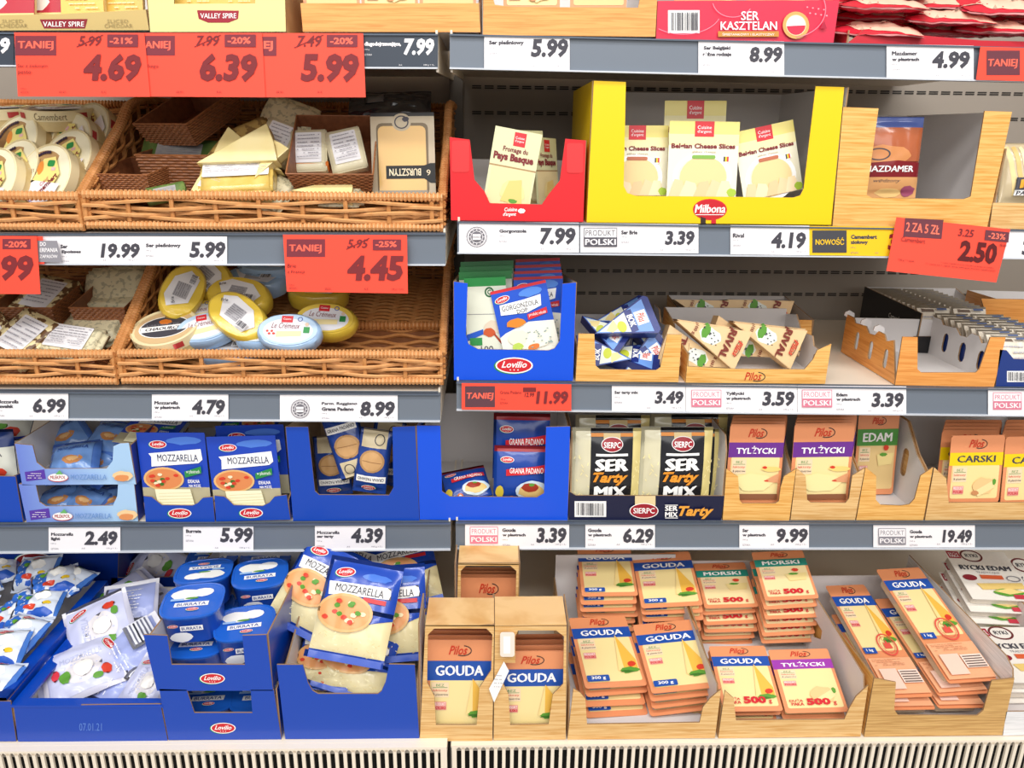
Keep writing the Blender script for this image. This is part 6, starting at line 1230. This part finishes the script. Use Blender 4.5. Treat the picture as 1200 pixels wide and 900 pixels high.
blk('gold_pack', .115, .06, .034, GLD, .003, (-.44, -.5, .46, .02), 6, .005); blk('cream_slab', .06, .075, .022, mat('#d9cfae', .4, coat=.3), .0006, (-.36, -.42, .36, .3), 7, .002); blk('green_pack', .13, .06, .025, mat('#4f6a34', .35, coat=.3, noise_to='#7d9450', nscale=30), .0015, (-.3, -.3, .28, .4), 8, .003, mat('#a6a3a0', .4)); blk('gold_crust', .075, .06, .03, speckle_mat('crust', '#b89a58', '#86683a', 60, .45), .002, None, 9, .004)
blk('brown_block', .06, .012, .02, mat('#d9762c', .5), .0004, None, 9, .002)
def bl(key, x, y, Y, tilt, roll, label, yaw=0, s=1.0, cat='cheese', name='cheese_block', **k):
    M = Matrix.Translation(P(x, y, Y)) @ Matrix.Rotation(math.radians(yaw), 4, 'Z') @ Matrix.Rotation(math.radians(tilt), 4, 'X') @ Matrix.Rotation(math.radians(roll), 4, 'Z') @ Matrix.Scale(s, 4); return put_m(key, M, label, cat, None, name, **k)
# tilt = angle of the top face towards the viewer (0 lying flat, 90 facing out); roll ccw in that face
bl('gold_pack', 283, 222, 1.265, 50, 4, 'gold wrapped cheese with a white barcode label, front of the wedges', s=.98)
bl('cheese_wedge', 296, 240, 1.238, 48, 160, 'yellow cheese wedge pointing down right at the front of the wide basket', s=.72)
bl('plain_wedge', 238, 200, 1.27, 66, 17, 'pale yellow cheese wedge lying across the heap, tip to the left', s=1.05, name='cheese_wedge')
bl('plain_wedge', 336, 208, 1.29, 66, 155, 'shaded cheese wedge behind the gold pack, tip to the lower right', s=.95, name='cheese_wedge')
bl('plain_wedge', 302, 215, 1.25, 60, 60, 'small yellow wedge end standing at the right of the gold pack', s=.6, name='cheese_wedge')
bl('gold_crust', 300, 171, 1.33, 50, 30, 'golden crusted cheese piece in the shade at the back of the heap', s=.95)
bl('gold_crust', 266, 183, 1.30, 55, 60, 'small crusted cheese piece beside the empty basket', s=.6)
bl('cream_slab', 328, 172, 1.32, 60, -22, 'labelled cheese slab leaning beside the tipped basket', s=.95)
bl('soft_plain', 342, 147, 1.36, 60, -20, 'dark shaded cheese at the back under the red tags', s=.9)
bl('green_pack', 217, 190, 1.37, 50, -3, 'green cheese pack lying between the two small baskets', cat='cheese pack', name='cheese_pack')
bl('green_pack', 197, 229, 1.235, 55, 14, 'pale green cheese pack tip poking over the front rim', s=.45, cat='cheese pack', name='cheese_pack')
bl('cream_slab', 365, 183, 1.30, 62, 3, 'labelled cheese with an orange rind in the tipped basket, left', s=.95)
bl('brown_block', 367, 200, 1.285, 40, 0, 'orange rind strip of the left cheese in the tipped basket', s=.9)
bl('cream_slab', 408, 182, 1.30, 64, 14, 'labelled pale cheese in the tipped basket, right', s=.95)
bl('plain_wedge', 345, 236, 1.24, 40, 5, 'cheese wedge with a purple mark under the tipped basket', s=.8, name='cheese_wedge')
bl('soft_plain', 400, 232, 1.25, 40, 0, 'pale cheese lying under the tipped basket by the front rim', s=.7)
bl('soft_plain', 325, 232, 1.27, 55, 60, 'grey wrapped cheese edge beside the gold pack', s=.6)
# Bursztyn pack
def f(g):
    W, H = 80, 118
    g.rrect(0, 0, W, H, 6, mat('#b6a78c', .35, coat=.3)); g.rect(0, 0, W, 5, mat('#1f1e1e', .4)); g.rrect(7, 14, 72, 112, 7, mat('#6d5c40', .3)); g.rrect(9, 18, 69, 112, 7, mat('#dcb26a', .3, coat=.5)); g.ell(39, 13, 12, 12, mat('#b6a78c', .35)); g.ring(39, 13, 9, 9, 1.6, INK); g.splat(44, 9, 5, 4, INK, 3)
    g.poly([(18, 72), (66, 72), (74, 69), (80, 69), (80, 96), (74, 96), (66, 90), (18, 90)], mat('#101113', .5)); g.text('BURSZTYN', 22, 76, 62, 86, mat('#e8d9b8', .4), .02, 0, 180); g.text('6', 69, 78, 74, 86, mat('#e8d9b8', .4), .0, 0, 180)
    g.rect(8, 106, 70, 113, mat('#8b8272', .3, coat=.4))
slab('bursztyn', 80, 118, .012, f, r=6, mfilm=mat('#a89a80', .3, coat=.4), tray=.02, traym=mat('#c9a765', .3))
put('bursztyn', (437, 234), (511, 233), (470, 132), YF + .06, 12, 'large Bursztyn cheese pack with an upside down black label', flip=False)
pillow('dark_pack', 60, 40, .02, lambda g: g.rect(12, 10, 26, 22, mat('#5b5754', .4)), mat('#211f20', .18, coat=.6), crinkle=.006, seed=21)
put('dark_pack', (408, 140), (505, 138), (455, 108), YF + .16, 40, 'dark clear pack lying behind the Bursztyn pack at the basket back')
# lower left basket
bl('nut_block', 34, 404, 1.275, 38, -28, 'speckled cheese block with a grey label at the front of the lower basket', s=.98)
bl('nut_block', -2, 396, 1.29, 55, 40, 'speckled cheese block stood on edge at the left picture edge', s=.7)
bl('nut_block', 58, 358, 1.40, 32, -15, 'speckled cheese block at the back behind the red tag', s=1.0)
bl('soft_block', 90, 408, 1.27, 36, -10, 'pale soft cheese with a white label by the basket corner', s=.92)
bl('soft_plain', 113, 390, 1.33, 22, 0, 'round-edged soft cheese on another one in the front right small basket', s=1.0)
bl('soft_plain', 118, 400, 1.33, 18, 5, 'soft cheese underneath the round-edged one', s=1.0)
bl('soft_plain', 143, 342, 1.43, 58, 4, 'paper wrapped soft cheese with a round stamp at the back of the basket', s=1.08)
bl('soft_plain', 140, 360, 1.41, 20, 0, 'white rinded soft cheese below the stamped one', s=1.0)
# ---- oval wrapped cheeses
def oval_cheese(key, a, b, T, m, face, seed=1, pinch=.0):
    mb = MB(); n = 36; rings = [(.80, 0), (.96, T * .12), (1.0, T * .5), (.97, T * .85), (.88, T), (.84, T + .0002)]
    k = 0; vs = []
    for s_, z in rings:
        for j in range(n):
            t = 2 * math.pi * j / n; nz = 1 + .035 * noise.noise(Vector((math.cos(t) * 2.2, math.sin(t) * 2.2, z * 40 + seed))) ; fac = 1 + (.02 if j % 4 == 0 else 0)
            vs.append((a * s_ * math.copysign(abs(math.cos(t)) ** .9, math.cos(t)) * nz * fac, b * s_ * math.sin(t) * nz, z + .0012 * noise.noise(Vector((j * .9, z * 60, seed)))))
    fs = []
    for i in range(len(rings) - 1):
        for j in range(n): q = i * n; fs.append((q + j, q + (j + 1) % n, q + n + (j + 1) % n, q + n + j))
    fs.append(tuple(range(n))[::-1]); fs.append(tuple((len(rings) - 1) * n + j for j in range(n)))
    mb.add(vs, fs, m); g = G(lambda x, y, l: (x, -y, T + .0018 + l * LAY)); face(g)
    DES[key] = dict(W=1, H=1, root=mb.data(key, 'auto'), parts=[('top_print', g.data('top_print'))])
OY = mat('#e0bf42', .28, coat=.6, bump=.25, bscale=90); OB = mat('#9fbfe2', .28, coat=.6, bump=.2, bscale=90)
def crem(bgc):
    def f(g):
        g.ell(0, 0, .052, .030, bgc); g.ell(0, .002, .044, .024, mat('#e3e4ea', .3, coat=.4)); g.rect(-.014, -.027, .006, -.014, LREDM); g.text('Cuisine', -.011, -.023, .003, -.019, PURE); g.ring(.019, -.021, .0045, .0045, .0014, mat('#3a4a9a', .4))
        g.text('Le Crémeux', -.03, -.013, .02, -.002, REDINK, .0, .3); g.poly([(-.02, .004), (.024, .002), (.024, .012), (-.02, .015)], mat('#efdfa6', .4)); g.rect(.027, -.006, .038, .006, LGREEN); g.splat(.032, -.011, .004, .004, mat('#e3c9b0', .4), 3)
        for i in range(4): g.splat(-.036 + i * .004, .004 + (i % 2) * .005, .003, .0025, TOM, i, 7)
    return f
def backl(bgc):
    def f(g):
        g.poly([(-.04, -.014), (-.02, -.026), (.02, -.022), (.042, .0), (.03, .02), (-.02, .018)], mat('#dfdde0', .4)); g.rect(-.016, -.013, .014, .012, mat('#a9a7ac', .4)); g.scribble(-.015, -.012, .013, .011, mat('#6b6870', .5), 6, 4); g.barcode(.014, .004, .034, .017, bgm=mat('#dfdde0', .4), seed=3); g.text('Brie', -.034, -.01, -.022, -.004, INK, .02, 0, -30)
    return f
oval_cheese('blue_oval', .058, .036, .032, OB, crem(mat('#b4cde6', .3, coat=.4)), 1); oval_cheese('yellow_oval', .058, .036, .032, OY, crem(mat('#e3c450', .3, coat=.4)), 2); oval_cheese('yellow_back', .058, .038, .034, OY, backl(OY), 3); oval_cheese('blue_back', .058, .036, .032, OB, backl(OB), 4)
for key, x, y, Y, t, ro, yw, s, lb in (
    ('blue_oval', 343, 396, 1.25, 50, -2, 0, .92, 'pale blue oval Le Crémeux cheese at the front of the wide basket'), ('yellow_oval', 385, 383, 1.30, 48, -4, 0, .92, 'yellow oval Le Crémeux cheese right behind the pale blue one'),
    ('yellow_back', 284, 378, 1.28, 52, -36, 0, .98, 'yellow oval cheese turned over, slanting label with a barcode'), ('yellow_back', 285, 357, 1.335, 40, -12, 0, .98, 'yellow oval cheese lying behind the slanting one'),
    ('yellow_back', 214, 348, 1.33, 58, 60, 25, .92, 'yellow round-looking cheese stood on edge at the left of the basket'), ('yellow_back', 248, 330, 1.38, 60, -40, 0, .98, 'yellow cheese with a grey label at the back left'),
    ('blue_back', 303, 340, 1.40, 25, -6, 0, 1.0, 'pale blue oval cheese lying on its side in the back row'), ('blue_back', 318, 324, 1.42, 22, -4, 0, 1.0, 'pale blue oval cheese on top of the one in the back row'),
    ('blue_oval', 246, 393, 1.275, 45, 14, 0, .86, 'pale blue oval cheese wedged beside the round wooden box'), ('blue_back', 270, 418, 1.285, 25, 2, 0, .92, 'pale blue cheese with a white label peeping over the front rim'),
    ('yellow_oval', 238, 376, 1.33, 45, 10, 0, .8, 'cheese with a red and orange print between the round box and the yellow ones'), ('yellow_back', 375, 356, 1.40, 20, -2, 0, .95, 'yellow wrapped cheese with its edge to the front, under the red tag'), ('yellow_oval', 377, 345, 1.41, 15, -2, 0, .95, 'yellow wrapped cheese stacked on the edge-on one'), ('blue_oval', 306, 402, 1.26, 30, 0, 0, .7, 'small pale blue cheese corner between the back label and the front oval')):
    bl(key, x, y, Y, t, ro, lb, yaw=yw, s=s, cat='cheese', name='oval_cheese')
# labels name looks, never a product
PLAIN = [('white Rival 4.19 price tag', 'white 4.19 price tag'), ('carton holding Rival triangular boxes', 'carton holding kraft coloured triangular cheese boxes'), ('wood-patterned Rival carton', 'wood-patterned carton of triangular boxes'), ('Rival triangular box', 'kraft triangular box'),
 ('low kraft Valley Spire carton', 'low kraft cheddar carton'), ('Valley Spire', 'cheddar'), ('dark navy Sierpc box', 'dark navy box'), ('beside the dark Sierpc box', 'beside the dark navy box'), ('left one beside the Sierpc box', 'left one beside the navy box'), ('Sierpc grated', 'black-labelled grated'),
 ('large Bursztyn cheese pack', 'large amber cheese pack'), ('behind the Bursztyn pack', 'behind the amber cheese pack'), ('oval Le Crémeux cheese', 'oval cheese, printed face up,'), ('bright pink-red carton reading SER KASZTELAN', 'bright pink-red carton with white lettering'),
 ('white wood-patterned carton of Rycki Edam packs', 'white wood-patterned carton of Edam packs'), ('Rycki Edam', 'Edam'), ('teal Morski', 'teal-banded cheese'), ('Morski', 'teal-banded'), ('yellow Carski slices', 'yellow-banded cheese slices'), ('Carski slices pack with a yellow band', 'yellow-banded cheese slices pack'), ('Carski slices', 'yellow-banded slices'), ('Carski', 'yellow-banded'),
 ('Pays Basque', 'Basque cheese'), ('Burrata', 'mozzarella'), ('red Mazdamer bag', 'red cheese bag'), ('dark red Mazdamer cheese bag', 'dark red cheese bag'), ('for Mazdamer slices on', 'for cheese slices on')]
for o in COL.objects:
    for k in ('label', 'group'):
        if o.get(k) and not (o.get('category') == 'price tag' and 'Burrata' in o[k]):
            t = o[k]
            for a, b in PLAIN: t = t.replace(a, b)
            if t != o[k]: o[k] = t
